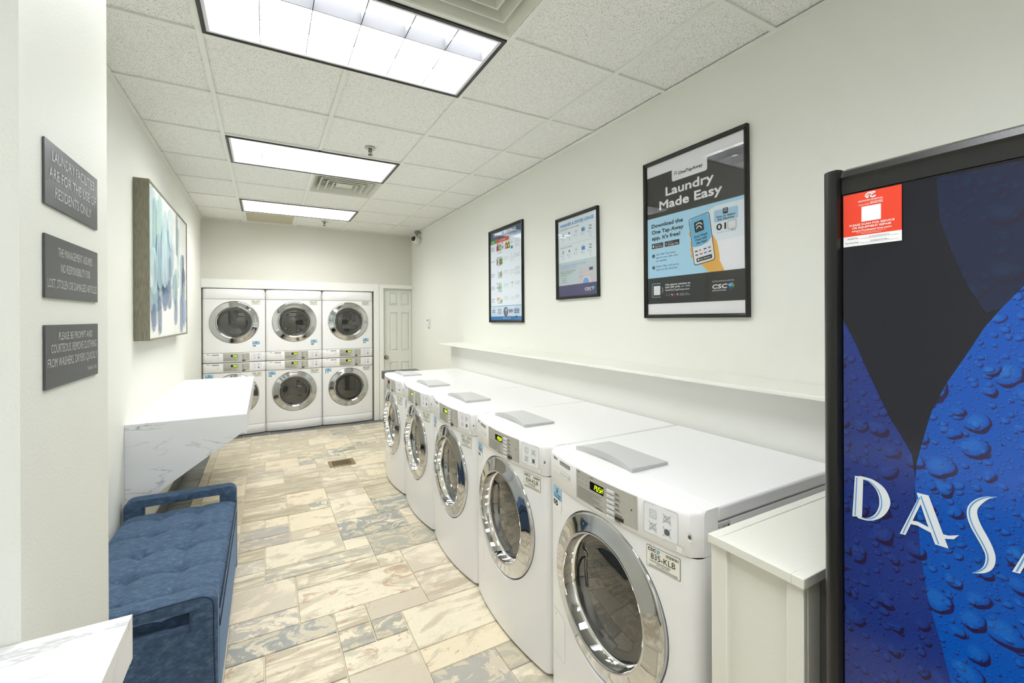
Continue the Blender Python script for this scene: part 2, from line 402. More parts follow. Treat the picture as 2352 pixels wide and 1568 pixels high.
def drops_mat(name, base, dark, light):
    g = NT(name); tc = g.n('TexCoord'); sp = g.n('SeparateXYZ'); g.l(tc.outputs['Object'], sp.inputs[0])
    cb = g.n('CombineXYZ'); g.l(sp.outputs[1], cb.inputs[0]); g.l(sp.outputs[2], cb.inputs[1])
    nz = g.n('TexNoise', i_Scale=22.0, i_Detail=2.0); g.l(cb.outputs[0], nz.inputs['Vector'])
    wp = g.n('VectorMath', operation='MULTIPLY_ADD'); wp.inputs[1].default_value = (.022, .022, 0); g.l(nz.outputs['Color'], wp.inputs[0]); g.l(cb.outputs[0], wp.inputs[2])
    c = rgb(base)
    big = g.n('TexNoise', i_Scale=2.5, i_Detail=3.0); g.l(cb.outputs[0], big.inputs['Vector'])
    c = g.mix(g.math('MULTIPLY', big.outputs['Fac'], .5), c, rgb(tuple(int(x * .72) for x in base)))
    for sc, rr, st in ((150.0, .26, .7), (62.0, .34, .85), (25.0, .42, .95)):
        v = g.n('TexVoronoi', i_Scale=sc); v.voronoi_dimensions = '2D'; g.l(wp.outputs[0], v.inputs['Vector'])
        df = g.n('VectorMath', operation='SUBTRACT'); g.l(wp.outputs[0], df.inputs[0]); g.l(v.outputs['Position'], df.inputs[1])
        cs = g.n('SeparateColor'); g.l(v.outputs['Color'], cs.inputs[0])
        rad = g.math('MULTIPLY_ADD', cs.outputs[0], rr, .14)
        on_ = g.math('GREATER_THAN', cs.outputs[1], .45 if sc < 30 else .3)
        sh = g.n('VectorMath', operation='MULTIPLY_ADD'); sh.inputs[1].default_value = (sc * .95, sc * 1.1, 0); sh.inputs[2].default_value = (-.10, -.11, 0); g.l(df.outputs[0], sh.inputs[0])
        ln = g.n('VectorMath', operation='LENGTH'); g.l(sh.outputs[0], ln.inputs[0])
        ins = g.math('MULTIPLY', g.math('MULTIPLY', g.math('SUBTRACT', rad, v.outputs['Distance']), 30.0, clamp=True), on_)
        out_ = g.math('MULTIPLY', g.math('SUBTRACT', ln.outputs['Value'], g.math('MULTIPLY', rad, .86)), 16.0, clamp=True)
        inn = g.math('MULTIPLY', g.math('SUBTRACT', g.math('MULTIPLY', rad, .8), ln.outputs['Value']), 5.0, clamp=True)
        c = g.mix(g.math('MULTIPLY', g.math('MULTIPLY', inn, on_), .28), c, rgb(light))
        c = g.mix(g.math('MULTIPLY', g.math('MULTIPLY', ins, out_), st), c, rgb(dark))
    g.l(c, g.b.inputs['Base Color']); g.b.inputs['Roughness'].default_value = .12
    return g.m
DROP_B = drops_mat('blue_drops', (0, 84, 190), (34, 18, 62), (40, 128, 215))
DROP_L = drops_mat('navy_drops', (30, 54, 136), (32, 20, 56), (44, 78, 158))
DROP_D = drops_mat('dark_drops', (24, 34, 66), (28, 26, 52), (22, 50, 86))
NAVYBLK = principled('panel_dark', (20, 20, 33), .12)

# ------------------------------------------------------------------ room shell
fl = MB(); fl.quad((NEARL - .05, NEARB - .05, -.006), (XR + .05, NEARB - .05, -.006), (XR + .05, YB + .9, -.006), (NEARL - .05, YB + .9, -.006), GROUT)
tiles = []
def tile(x0, x1, y0, y1, mat, c=None):
    g = .0025; x0 += g; x1 -= g; y0 += g; y1 -= g
    if x1 - x0 < .01 or y1 - y0 < .01: return
    e = .002; b = -.005
    vs = [(x0, y0, b), (x1, y0, b), (x1, y1, b), (x0, y1, b), (x0 + e, y0 + e, 0), (x1 - e, y0 + e, 0), (x1 - e, y1 - e, 0), (x0 + e, y1 - e, 0)]
    fl.add(vs, [(4, 5, 6, 7), (0, 1, 5, 4), (1, 2, 6, 5), (2, 3, 7, 6), (3, 0, 4, 7)], mat)
    tiles.append((len(fl.v) - 8, c or (random.random(), random.random(), random.random())))
CX = .152
NX = int((XR - (-.465)) / CX) + 1; NY = int((6.52 - NEARB) / CX) + 1
occ = [[0] * NY for _ in range(NX)]
sizes = [(3, 2)] * 4 + [(2, 2)] * 4 + [(3, 1)] * 3 + [(2, 1)] * 5 + [(4, 2)] + [(4, 1)] + [(1, 1)] * 2 + [(2, 3)]
for j in range(NY):
    for i in range(NX):
        if occ[i][j]: continue
        random.shuffle(sizes)
        for sx, sy in sizes + [(1, 1)]:
            if i + sx > NX or j + sy > NY: continue
            if any(occ[i + a][j + b] for a in range(sx) for b in range(sy)): continue
            break
        for a in range(sx):
            for b in range(sy): occ[i + a][j + b] = 1
        tile(-.465 + i * CX, min(-.465 + (i + sx) * CX, XR), NEARB + j * CX, min(NEARB + (j + sy) * CX, 6.52), SLATE)
y = NEARB
while y < 6.52:
    L = random.choice((.22, .3, .38)); tile(-.535, -.465, y, min(y + L, 6.52), SLATE); y += L
for k in range(40):
    a = PY1 + k * .305
    if a > 6.6: break
    tile(XL, -.535, a, min(a + .305, 6.6), DTILE)
for k in range(20):
    a = NEARB + k * .305
    tile(NEARL, -.535, a, min(a + .305, PY0), DTILE)
for k in range(9): tile(-.535 + k * .285, min(-.535 + (k + 1) * .285, XR), 6.52, 6.70, DTILE)
fo = fl.build('floor'); fo['kind'] = 'structure'
at = fo.data.color_attributes.new('tile', 'FLOAT_COLOR', 'POINT')
for k, c in tiles:
    for q in range(8): at.data[k + q].color = (*c, 1)

def wallbox(name, *b, mat=WALL): return struct(name, part(name, mat, None, *b))
wallbox('wall_left', (XL - .15, XL, PY1, YB + .9, 0, CEIL + .1))
wallbox('wall_right', (XR, XR + .15, NEARB, YB + .9, 0, CEIL + .1))
wallbox('wall_partition', (NEARL, PIERX, PY0, PY1, 0, CEIL + .1), mat=PIERM)
wallbox('wall_near_left', (NEARL - .15, NEARL, NEARB, PY0, 0, CEIL + .1))
wallbox('wall_near_back', (NEARL - .15, XR + .15, NEARB - .15, NEARB, 0, CEIL + .1))
DX1 = 1.392; DT = 1.888; DRX0, DRX1, DRZ = 1.528, XR, 1.985
wallbox('wall_back', (XL, XR, YB, YB + .12, max(DT, DRZ), CEIL + .1), (XL, DX1, YB, YB + .12, DT, max(DT, DRZ)), (DX1, DRX0, YB, YB + .12, 0, DRZ),
        (XL, XR, YB + .85, YB + .9, 0, 2.1), mat=principled('back_wall_paint', (220, 219, 209), .55, bump=.25, bscale=160))
struct('wall_dryer_niche', part('wall_dryer_niche', DARK, None, (DX1, DX1 + .02, YB + .12, YB + .85, 0, DT + .05), (XL, DX1, YB + .12, YB + .85, DT + .01, DT + .03)))
# white trim boards round the dryers
struct('trim_1', part('trim_1', TRIMW, None, (XL + .001, DX1, YB - .014, YB, DT + .002, DT + .115), (DX1, 1.466, YB - .014, YB, 0.0, DT + .115), bevel=.002))
struct('trim_2', part('trim_2', TRIMW, None, (1.470, DRX0 + .002, YB - .024, YB, 0, 1.94), (1.470, XR - .001, YB - .024, YB, 1.94, 2.0), bevel=.005, seg=3))
# door
def make_door():
    y0 = YB + .022
    b = MB(); x0, x1, z0, z1 = DRX0 + .004, XR - .003, .008, 1.942
    cols = [(x0 + .100, x0 + .220), (x1 - .185 + .095, x1 - .012)]
    cols = [(1.628, 1.758), (1.805, 1.935)]
    rows = [(1.585, 1.888), (.94, 1.585 - .0), ]
    rows = [(1.69, 1.885), (1.0, 1.585), (.30, .84)]
    xs = sorted({x0, x1, *[c for p in cols for c in p]}); zs = sorted({z0, z1, *[c for p in rows for c in p]})
    for i in range(len(xs) - 1):
        for j in range(len(zs) - 1):
            a, c, d, e = xs[i], xs[i + 1], zs[j], zs[j + 1]
            if (a, c) in cols and (d, e) in rows:
                k = .010; m = .034; q = .016
                o = [(a, y0, d), (c, y0, d), (c, y0, e), (a, y0, e)]
                r = [(a + k, y0 + q, d + k), (c - k, y0 + q, d + k), (c - k, y0 + q, e - k), (a + k, y0 + q, e - k)]
                s = [(a + m, y0 + .002, d + m), (c - m, y0 + .002, d + m), (c - m, y0 + .002, e - m), (a + m, y0 + .002, e - m)]
                b.add(o + r + s, [(p, (p + 1) % 4, 4 + (p + 1) % 4, 4 + p) for p in range(4)] + [(4 + p, 4 + (p + 1) % 4, 8 + (p + 1) % 4, 8 + p) for p in range(4)] + [(8, 9, 10, 11)])
            else: b.quad((a, y0, d), (c, y0, d), (c, y0, e), (a, y0, e))
    b.box(x0, x1, y0 + .02, y0 + .04, z0, z1)
    d = struct('door_1', b, DOORW)
    KN = principled('satin_nickel', (150, 146, 132), .25, metal=1)
    kb = MB(); kb.lathe([(.03, 0), (.03, -.006), (.011, -.010), (.011, -.03), (.024, -.036), (.027, -.048), (.022, -.058), (.001, -.061)], (1.575, y0, .912), 'y', mat=KN)
    kb.build('door_knob', KN, d)
make_door()
# slate skirting along the left wall
b = MB()
for k in range(17):
    a = PY1 + .01 + k * .305; e = min(a + .3, YB - .03)
    if e > a: b.box(XL, XL + .009, a, e, .002, .098)
struct('baseboard_left', b, DTILE, bevel=.001)
# ceiling
FIX = {}                                    # cells used by fixtures
def cell(c, r): return (XG + c * T, XG + (c + 1) * T, YG + r * T, YG + (r + 1) * T)
LIGHTS = [('L', 0, -1), ('L', 0, 2), ('L', 0, 5), ('L', 0, -4), ('L', 0, -7)]
for _, c, r in LIGHTS: FIX[(c, r)] = FIX[(c + 1, r)] = 1
VENTS = [(1, -2), (1, 3)]
for v in VENTS: FIX[v] = 1
FIX[(0, 6)] = 1
b = MB(); g_ = MB()
z = CEIL + .009; X0c, Y0c = NEARL, NEARB
for c in range(-3, 5):
    for r in range(-8, 9):
        x0, x1, y0, y1 = cell(c, r)
        x0, x1, y0, y1 = max(x0, X0c), min(x1, XR), max(y0, Y0c), min(y1, YB)
        if x1 - x0 < .005 or y1 - y0 < .005 or (c, r) in FIX: continue
        b.quad((x0, y0, z), (x1, y0, z), (x1, y1, z), (x0, y1, z), CEILM)
b.box(X0c - .1, XR + .1, Y0c - .1, YB + .1, CEIL + .35, CEIL + .37, CEILM)
struct('ceiling', b)
h = .012
for c in range(-3, 5):
    x = XG + c * T
    if x <= X0c or x >= XR: continue
    g_.box(x - h, x + h, Y0c, YB, CEIL - .002, CEIL + .006)
for r in range(-8, 9):
    y = YG + r * T
    if y <= Y0c or y >= YB: continue
    x = X0c
    segs = []
    for c in range(-3, 5):
        x0, x1 = max(XG + c * T + h, X0c), min(XG + (c + 1) * T - h, XR)
        if x1 > x0: g_.box(x0, x1, y - h, y + h, CEIL, CEIL + .0085)
# centre bars never cross the light fixtures, so cut them out by rebuilding
g2 = MB()
def inside_light(cx, cy):
    for _, c, r in LIGHTS:
        x0, _, y0, y1 = cell(c, r); x1 = x0 + 2 * T
        if x0 + .03 < cx < x1 - .03 and y0 + .03 < cy < y1 - .03: return True
    return False
for c in range(-3, 5):
    x = XG + c * T
    if x <= X0c or x >= XR: continue
    for r in range(-9, 9):
        y0, y1 = max(YG + r * T, Y0c), min(YG + (r + 1) * T, YB)
        if y1 - y0 < .005 or inside_light(x, (y0 + y1) / 2): continue
        g2.box(x - h, x + h, y0, y1, CEIL - .0015, CEIL + .0085)
for r in range(-8, 9):
    y = YG + r * T
    if y <= Y0c or y >= YB: continue
    for c in range(-3, 5):
        x0, x1 = max(XG + c * T + h, X0c), min(XG + (c + 1) * T - h, XR)
        if x1 > x0: g2.box(x0, x1, y - h, y + h, CEIL, CEIL + .0085)
struct('trim_3', g2, TBAR)
g3 = MB()
for (x0, x1, y0, y1) in ((XL, XL + .022, PY1, YB), (XR - .022, XR, Y0c, YB), (XL + .022, XR - .022, YB - .022, YB), (NEARL, PIERX + .022, PY0 - .022, PY0), (PIERX, PIERX + .022, PY0, PY1), (XL, PIERX + .022, PY1, PY1 + .022)):
    g3.box(x0, x1, y0, y1, CEIL - .004, CEIL + .003)
struct('trim_4', g3, TBAR)

# ------------------------------------------------------------------ ceiling fixtures
LEN_ON = emis('lamp_panel', (255, 255, 251), LAMP)
LEN_DIM = emis('lamp_panel_dim', (250, 250, 252), LAMP * .11)  # weaker glow stands in for the near row's viewing-angle falloff
LOUV = principled('louver_white', (232, 234, 240), .3, metal=.0)
BLADE = principled('louver_blade', (196, 198, 203), .35, metal=.1)
EDGE = principled('louver_edge', (84, 88, 98), .5)  # darker strips added under the blades, shade of their undersides put into the colour
LEN_SOFT = emis('lamp_panel_soft', (250, 252, 255), LAMP * .8)
def make_light(c, r, label, dim=False, soft=False):
    x0, _, y0, y1 = cell(c, r); x1 = x0 + 2 * T; g = .013
    x0 += g; x1 -= g; y0 += g; y1 -= g; cx, cy = (x0 + x1) / 2, (y0 + y1) / 2
    t = thing('ceiling_light', label, 'ceiling light', (cx, cy, CEIL), 0, 'recessed ceiling lights')
    X, Y = (x1 - x0) / 2, (y1 - y0) / 2
    def ring(a, bb, z0, z1, mat, nm):
        m = MB()
        m.box(-X + a, X - a, -Y + a, -Y + bb, z0, z1); m.box(-X + a, X - a, Y - bb, Y - a, z0, z1)
        m.box(-X + a, -X + bb, -Y + bb, Y - bb, z0, z1); m.box(X - bb, X - a, -Y + bb, Y - bb, z0, z1)
        return m.build(nm, mat, t)
    ring(.0, .0155, -.007, .05, BLACKF, 'black_gasket')
    ring(.016, .030, -.004, .10, LOUV, 'frame')
    m = MB(); a = .03; n = 6; dx = 2 * (X - a) / n; dy = 2 * (Y - a) / 3
    for i in range(1, n): m.box(-X + a + i * dx - .0014, -X + a + i * dx + .0014, -Y + a, Y - a, .002, .058)
    for j in range(1, 3): m.box(-X + a, X - a, -Y + a + j * dy - .0012, -Y + a + j * dy + .0012, .0, .058)
    e_ = MB()
    for i in range(1, n): e_.box(-X + a + i * dx - .0016, -X + a + i * dx + .0016, -Y + a, Y - a, -.001, .0018)
    for j in range(1, 3): e_.box(-X + a, X - a, -Y + a + j * dy - .0016, -Y + a + j * dy + .0016, -.0012, -.0001)
    lv = m.build('louver', BLADE, t); e_.build('louver_edge', EDGE, lv)
    m = MB()
    for j in range(3):
        m.quad((-X + a, -Y + a + j * dy, .075), (X - a, -Y + a + j * dy, .075), (X - a, -Y + a + (j + 1) * dy, .075), (-X + a, -Y + a + (j + 1) * dy, .075), LEN_DIM if dim and j == 0 else LEN_SOFT if soft else LEN_ON)
    m.box(-X + .015, X - .015, -Y + .015, Y - .015, .10, .11, LOUV)
    m.build('lamp', None, t)
make_light(0, -1, 'largest recessed ceiling light, nearest, with one dimmer row of louver cells', True)
make_light(0, 2, 'middle recessed ceiling light between the sprinkler head and the square air vent')
make_light(0, 5, 'farthest recessed ceiling light, nearest the dryer wall')
make_light(0, -4, 'recessed ceiling light overhead, before the nearest one in view', soft=True)
make_light(0, -7, 'recessed ceiling light at the rear of the room behind the view')
VENTW = principled('vent_white', (214, 216, 204), .4)
def make_vent(c, r, label):
    x0, x1, y0, y1 = cell(c, r); t = thing('ceiling_vent', label, 'air vent', ((x0 + x1) / 2, (y0 + y1) / 2, CEIL), 0, 'square supply vents')
    H = T / 2 - .013
    def sq(m, h0, z0, h1, z1):
        a = [(-h0, -h0, z0), (h0, -h0, z0), (h0, h0, z0), (-h0, h0, z0), (-h1, -h1, z1), (h1, -h1, z1), (h1, h1, z1), (-h1, h1, z1)]
        m.add(a, [(i, (i + 1) % 4, 4 + (i + 1) % 4, 4 + i) for i in range(4)])
    m = MB(); sq(m, H, .0, H - .012, -.002); sq(m, H - .012, -.002, H - .075, .062); sq(m, H, 0, H, .02)
    m.build('outer_cone', VENTW, t)
    for k, (a, bq) in enumerate(((H - .065, H - .105), (H - .125, H - .160), (H - .180, H - .205))):
        m = MB(); sq(m, a, .002, a - .010, .0); sq(m, a - .010, .0, bq, .052); sq(m, a, .002, a - .004, .006); sq(m, a - .004, .006, bq + .002, .056)
        m.build('vane', VENTW, t)
    part('centre_plate', VENTW, t, (-.075, .075, -.075, .075, .018, .022), bevel=.003)
    m = MB(); m.lathe([(.16, .085), (.16, .30)], (0, 0, 0), 'z', 32, principled('duct', (90, 90, 86), .4, metal=.6)); m.build('duct', None, t)
    m = MB(); sq(m, H, .03, .165, .085); m.build('neck', VENTW, t)
make_vent(1, -2, 'square ceiling air vent beside the nearest ceiling light, at the top edge')
make_vent(1, 3, 'square ceiling air vent between the middle and farthest ceiling lights')
def return_vent():
    x0, x1, y0, _ = cell(0, 6); y1 = YB - .024; y0 += .013; x0 += .013; x1 -= .013
    t = thing('return_vent', 'beige mesh return air grille in the ceiling against the back wall', 'air vent', (0, 0, CEIL))
    f = .035; m = MB(); m.box(x0, x1, y0, y0 + f, 0, .012); m.box(x0, x1, y1 - f, y1, 0, .012); m.box(x0, x0 + f, y0 + f, y1 - f, 0, .012); m.box(x1 - f, x1, y0 + f, y1 - f, 0, .012)
    m.build('frame', TRIMW, t, bevel=.002)
    part('filter', principled('filter_beige', (196, 190, 165), .8, bump=.4, bscale=500), t, (x0 + f, x1 - f, y0 + f, y1 - f, .008, .02))
return_vent()
STEEL = principled('sprinkler_metal', (120, 118, 108), .25, metal=1)
def sprinkler(x, y, label):
    t = thing('sprinkler_head', label, 'sprinkler', (x, y, CEIL), 0, 'ceiling sprinkler heads')
    m = MB(); m.lathe([(.036, .002), (.036, -.003), (.030, -.006), (.018, -.004), (.017, -.002)], (0, 0, 0), mat=CHROME, cap=False); m.build('escutcheon', None, t)
    m = MB(); m.lathe([(.014, .0), (.014, -.016), (.009, -.018), (.009, -.026), (.004, -.028), (.003, -.044)], (0, 0, 0), mat=STEEL)
    m.tube([(.009, 0, -.02), (.013, 0, -.032), (.004, 0, -.046)], .002); m.tube([(-.009, 0, -.02), (-.013, 0, -.032), (-.004, 0, -.046)], .002); m.build('body', STEEL, t)
    m = MB(); m.lathe([(.001, -.046), (.016, -.046), (.017, -.049), (.001, -.050)], (0, 0, 0), mat=STEEL); m.build('deflector', None, t)
sprinkler(.679, 3.36, 'chrome sprinkler head in front of the middle ceiling light')
sprinkler(.671, 6.20, 'chrome sprinkler head beyond the farthest ceiling light by the back wall')
# security camera
t = thing('security_camera', 'white turret security camera in the far right ceiling corner', 'camera', (1.905, 6.25, CEIL - .004))
m = MB(); m.box(-.025, .055, -.02, .02, -.03, 0); m.box(-.008, .02, -.018, .018, -.09, -.03); m.build('bracket', principled('cam_grey', (150, 152, 140), .4), t, bevel=.003)
m = MB(); m.lathe([(.001, .055), (.04, .053), (.055, .04), (.058, .0), (.054, -.035), (.042, -.05), (.036, -.052)], (0, 0, 0), 'x', 32)
o = m.build('housing', principled('cam_white', (226, 228, 218), .35), t); o.location = (0, 0, -.12); o.scale = (-1, 1, 1)
o.rotation_euler = (0, .15, .45); o.scale = (1, 1, 1)
m = MB(); m.lathe([(.036, -.050), (.034, -.062), (.022, -.074), (.001, -.080)], (0, 0, 0), 'x', 24)
q = m.build('lens_dome', principled('lens_black', (22, 22, 30), .1), t); q.location = o.location; q.rotation_euler = o.rotation_euler
# thermostat
t = thing('thermostat', 'small white thermostat on the right wall near the far door', 'thermostat', (XR, 5.87, 1.435))
part('body', principled('plastic_white', (238, 240, 238), .35), t, (-.026, 0, -.045, .045, -.06, .06), bevel=.004)
pr = Print(lambda s, u, l: (-.0263 - l, -s, u), up=True); pr.rect(-.024, .02, .012, .042, (70, 74, 72), 0); pr.build('screen', t)
for a_ in (-.03, 0):
    pr = Print(lambda s, u, l: (-.0263 - l, -s, u), up=True); pr.rect(a_, -.035, a_ + .02, -.025, (205, 208, 205), 0); pr.build('button', t)

# ------------------------------------------------------------------ right side: low wall, ledge, end cabinet
LY1 = 4.63
struct('wall_lower_right', part('wall_lower_right', principled('ledge_wall', (240, 241, 235), .35, bump=.15, bscale=110), None, (1.80, XR, NEARB, LY1, 0, 1.206)))
t = tag(MB().box(1.668, XR, NEARB, LY1 + .03, 1.206, 1.222).build('wall_ledge', principled('ledge_paint', (240, 240, 232), .35, bump=.1, bscale=90), None, bevel=.003),
        'long white painted ledge running along the right wall above the washers', 'ledge')
def end_cabinet():
    x0, x1, y0, y1, H = .98, 1.79, .512, .742, .95
    t = thing('end_cabinet', 'off-white painted wooden cabinet between the nearest washer and the vending machine', 'cabinet', ((x0 + x1) / 2, (y0 + y1) / 2, 0))
    o = Vector((-(x0 + x1) / 2, -(y0 + y1) / 2, 0))
    def P(n, mat, *bx, bevel=0):
        return part(n, mat, t, *[(a + o.x, b_ + o.x, c + o.y, d + o.y, e, f) for a, b_, c, d, e, f in bx], bevel=bevel)
    P('body', BOXW, (x0 + .022, x1, y0 + .016, y1 - .004, 0, H - .022), bevel=.002)
    P('stile', BOXW, (x0 + .010, x0 + .026, y1 - .045, y1 - .002, 0, H - .022), bevel=.002)
    P('stile', BOXW, (x0 + .010, x0 + .026, y0 + .006, y0 + .042, 0, H - .022), bevel=.002)
    P('side_rail', BOXW, (x0 + .026, x0 + .075, y0 + .006, y0 + .018, 0, H - .022), bevel=.002)
    m = MB(); q = .026
    X0, X1, Y0_, Y1 = x0, x1, y0, y1
    for (a, b_, c, d) in ((X0, X1, Y0_, Y0_ + q), (X0, X1, Y1 - q, Y1), (X0, X0 + q, Y0_ + q, Y1 - q)):
        m.box(a + o.x, b_ + o.x, c + o.y, d + o.y, H - .022, H)
    m.box(X0 + q + o.x, X1 + o.x, Y0_ + q + o.y, Y1 - q + o.y, H - .022, H - .0015)
    m.build('top_board', BOXW, t, bevel=.0015)
end_cabinet()

# ------------------------------------------------------------------ laundry machines
def yf(x, W):
    c = W / 2 - .04; a = abs(x)
    if a <= c: return .005 - .030 * (1 - (x / c) ** 2)
    q = min((a - c) / (W / 2 - c), 1); return .005 + .042 * (1 - sqrt(max(0, 1 - q * q)))
def logo_csc(pr, x, y, h, ly, dark=(20, 20, 24), sub=True):
    """CSC letters with the three small triangles"""
    pr.text('CSC', x, y, h, dark, ly, w=h * 3.0, bold=True, it=.12)
    u = pr.u; X = x + h * 3.3
    pr.face([(X, y + u * h * .9), (X + h * .9, y + u * h * 1.15), (X + h * .65, y + u * h * .1)], (95, 175, 225), ly)
    pr.face([(X + h * .85, y + u * h * .95), (X + h * 1.35, y + u * h * .85), (X + h * 1.05, y + u * h * .05)], (95, 190, 75), ly + 1)
    pr.face([(X, y + u * h * .45), (X + h * .75, y - u * h * .0), (X + h * .6, y - u * h * .45)], (35, 75, 150), ly + 1)
def lg_logo(pr, x, z, r, ly):
    pr.circ(x, z, r, (120, 122, 126), ly); pr.arc(x, z, r * .68, 40, 300, r * .14, (235, 235, 238), ly + 1)
    pr.line([(x, z + r * .4), (x, z - r * .35), (x + r * .35, z - r * .35)], r * .15, (235, 235, 238), ly + 1)
    pr.text('LG', x + r * 1.6, z - r * .75, r * 1.45, (110, 112, 116), ly, bold=True)
def arcs_icon(pr, x, y, s, ly, col=(235, 238, 240)):
    u = pr.u
    pr.arc(x, y - u * s * .18, s * .42, 25, 155, s * .12, col, ly)
    pr.arc(x, y - u * s * .42, s * .30, 0, 180, s * .12, col, ly)
def make_machine(name, kind, W, D, label, group, num, tagtxt):
    t = thing(name, label, {'washer': 'washing machine'}.get(kind, 'dryer'), (0, 0, 0), 0, group)
    hw = W / 2; H = .94
    R = .272
    if kind == 'washer': cz, con, body, zc = None, (.8150, H), (.014, .813), .535
    elif kind == 'lower': con, body, zc = (.818, H - .004), (.130, .813), .522
    else: con, body, zc = (.004, .122), (.127, .806), .512
    Y = lambda x: yf(x, W)
    # cabinet: curved front with a round opening, sides and back
    b = MB(); s = min(.285, hw - .05); NS = 20
    z0, z1 = body
    def border(i):
        i %= 4 * NS; k, q = divmod(i, NS); a = -s + 2 * s * q / NS
        return [(a, zc - s), (s, zc + a), (-a, zc + s), (-s, zc - a)][k]
    rings = []
    NR = 4
    for j in range(NR + 1):
        f = j / NR; ring = []
        for i in range(4 * NS):
            bx, bz = border(i); an = math.atan2(bz - zc, bx); ox, oz = R * cos(an), zc + R * sin(an)
            x, zz = ox + (bx - ox) * f, oz + (bz - oz) * f
            ring.append((x, Y(x), zz))
        rings.append(ring)
    lip = []
    for i in range(4 * NS):
        bx, bz = border(i); an = math.atan2(bz - zc, bx); r_ = R - .004; x = r_ * cos(an); lip.append((x, .012, zc + r_ * sin(an)))
    allr = [lip] + rings; n = 4 * NS
    vs = [p for r_ in allr for p in r_]; fs = [(j * n + i, j * n + (i + 1) % n, (j + 1) * n + (i + 1) % n, (j + 1) * n + i) for j in range(len(allr) - 1) for i in range(n)]
    b.add(vs, fs, None, True)
    def patch(xa, xb, za, zb, nx, nz):
        if zb - za < 1e-4: return
        b.grid(nx, nz, lambda p, q: (xa + (xb - xa) * p, Y(xa + (xb - xa) * p), za + (zb - za) * q))
    patch(-s, s, z0, zc - s, NS, 3); patch(-s, s, zc + s, z1, NS, 1)
    for sg in (-1, 1):
        def P(p, q, sg=sg):
            x = sg * (s + (hw - s) * (1 - (1 - p) ** 1.8)); return (x, Y(x), z0 + (z1 - z0) * q)
        b.grid(10, 4, P)
    yb = Y(hw)
    b.quad((-hw, yb, z0), (-hw, D, z0), (-hw, D, z1), (-hw, yb, z1)); b.quad((hw, yb, z0), (hw, D, z0), (hw, D, z1), (hw, yb, z1))
    b.quad((-hw, D, z0), (hw, D, z0), (hw, D, z1), (-hw, D, z1))
    for zz in (z0, z1):
        N = 24; top = [(-hw + W * i / N, Y(-hw + W * i / N), zz) for i in range(N + 1)] + [(hw, D, zz), (-hw, D, zz)]
        b.add(top, [tuple(range(len(top)))])
    b.build('cabinet', APPL, t, auto=35)
    def slab(nm, za, zb, dy=-.006, back=.07, mat=APPL, roundtop=False, yb2=None):
        m = MB(); N = 40; rows = [(za, dy + .003), (za + .004, dy), (zb - .016, dy), (zb - .006, dy + .003), (zb, dy + .012)] if roundtop else [(za, dy + .003), (za + .004, dy), (zb - .004, dy), (zb, dy + .003)]
        m.grid(N, len(rows) - 1, lambda p, q: (lambda x, k: (x, Y(x) + rows[k][1], rows[k][0]))(-hw + W * p, round(q * (len(rows) - 1))))
        for zz, dd in ((rows[-1]), (rows[0])):
            pts = [(-hw + W * i / N, Y(-hw + W * i / N) + dd, zz) for i in range(N + 1)] + [(hw, back, zz), (-hw, back, zz)]
            m.add(pts, [tuple(range(len(pts)))])
        for sg in (-1, 1):
            e = [(sg * hw, Y(hw) + dd, zz) for zz, dd in rows] + [(sg * hw, back, zb), (sg * hw, back, za)]
            m.add(e, [tuple(range(len(e)))])
        return m.build(nm, mat, t, auto=40)
    if kind == 'washer':
        slab('console', con[0], con[1], back=.10, roundtop=True)
        o = part('top_panel', APPL, t, (-hw, hw, .101, D, .897, .9395), bevel=.007, seg=3)
        part('upper_cabinet', APPL, t, (-hw + .001, hw - .001, Y(hw) + .012, D, .8135, .8935))
    elif kind == 'lower':
        slab('console', con[0], con[1]); slab('kick_panel', .010, .126, dy=-.001)
        part('upper_cabinet', APPL, t, (-hw + .004, hw - .004, .071, D, .8135, .936))
    else:
        slab('console', con[0], con[1]); slab('header_panel', .810, .938, dy=-.001)
        part('upper_cabinet', APPL, t, (-hw + .004, hw - .004, .071, D, .002, .937))
    # door
    d = MB()
    d.lathe([(R - .003, .012), (R - .0035, -.010), (R - .005, -.017), (R - .009, -.0205), (R - .013, -.0218), (R - .040, -.0292), (R - .058, -.0342), (R - .062, -.0356), (R - .066, -.0368), (R - .070, -.0365), (R - .072, -.034)], (0, 0, zc), 'y', 96, CHROME, cap=False)
    dr = d.build('door', CHROME, t); dr['label'] = 'round chrome door ring'
    gy = .012 if kind == 'washer' else -.014
    d = MB(); d.lathe([(R - .072, -.034), (R - .0745, gy - .012), (R - .079, gy), (R - .080, gy)], (0, 0, zc), 'y', 96, CHROME2, cap=False)
    d.build('inner_rim', None, dr)
    d = MB(); rg = R - .080
    d.lathe([(rg, gy), (rg - .006, gy - .003), (rg - .014, gy + .002), (rg * .75, gy - .003), (rg * .5, gy - .007), (rg * .25, gy - .010), (.0005, gy - .011)], (0, 0, zc), 'y', 64, SMOKE, cap=False)
    d.build('door_glass', None, dr)['label'] = 'dark smoked glass'
    m = MB(); rr = R - .080
    m.tube([(rr * cos(a), -.036 - .006 * sin((a - 2.75) / .8 * pi), zc + rr * sin(a)) for a in [2.75 + .8 * i / 14 for i in range(15)]], .0045)
    m.build('door_handle', CHROME2, dr)
    # console graphics
    c0 = con[0]; f = lambda s_, u, l: (s_, Y(s_) - .0068 - l, c0 + u)
    if W < .70: k = W / .71
    else: k = 1
    pr = Print(f, .0004, up=True)
    px0, px1, pz0, pz1 = -.128 * k, .170 * k, .012, .113
    cp = Print(f, .0004, up=True); cp.rect(px0, pz0, px1, pz1, PANEL, 1, n=16)
    LT = (206, 205, 196); DK = (82, 82, 76)
    cp.line([(px0 + .006, .106), (px0 + .10, .106)], .0025, DK, 2)
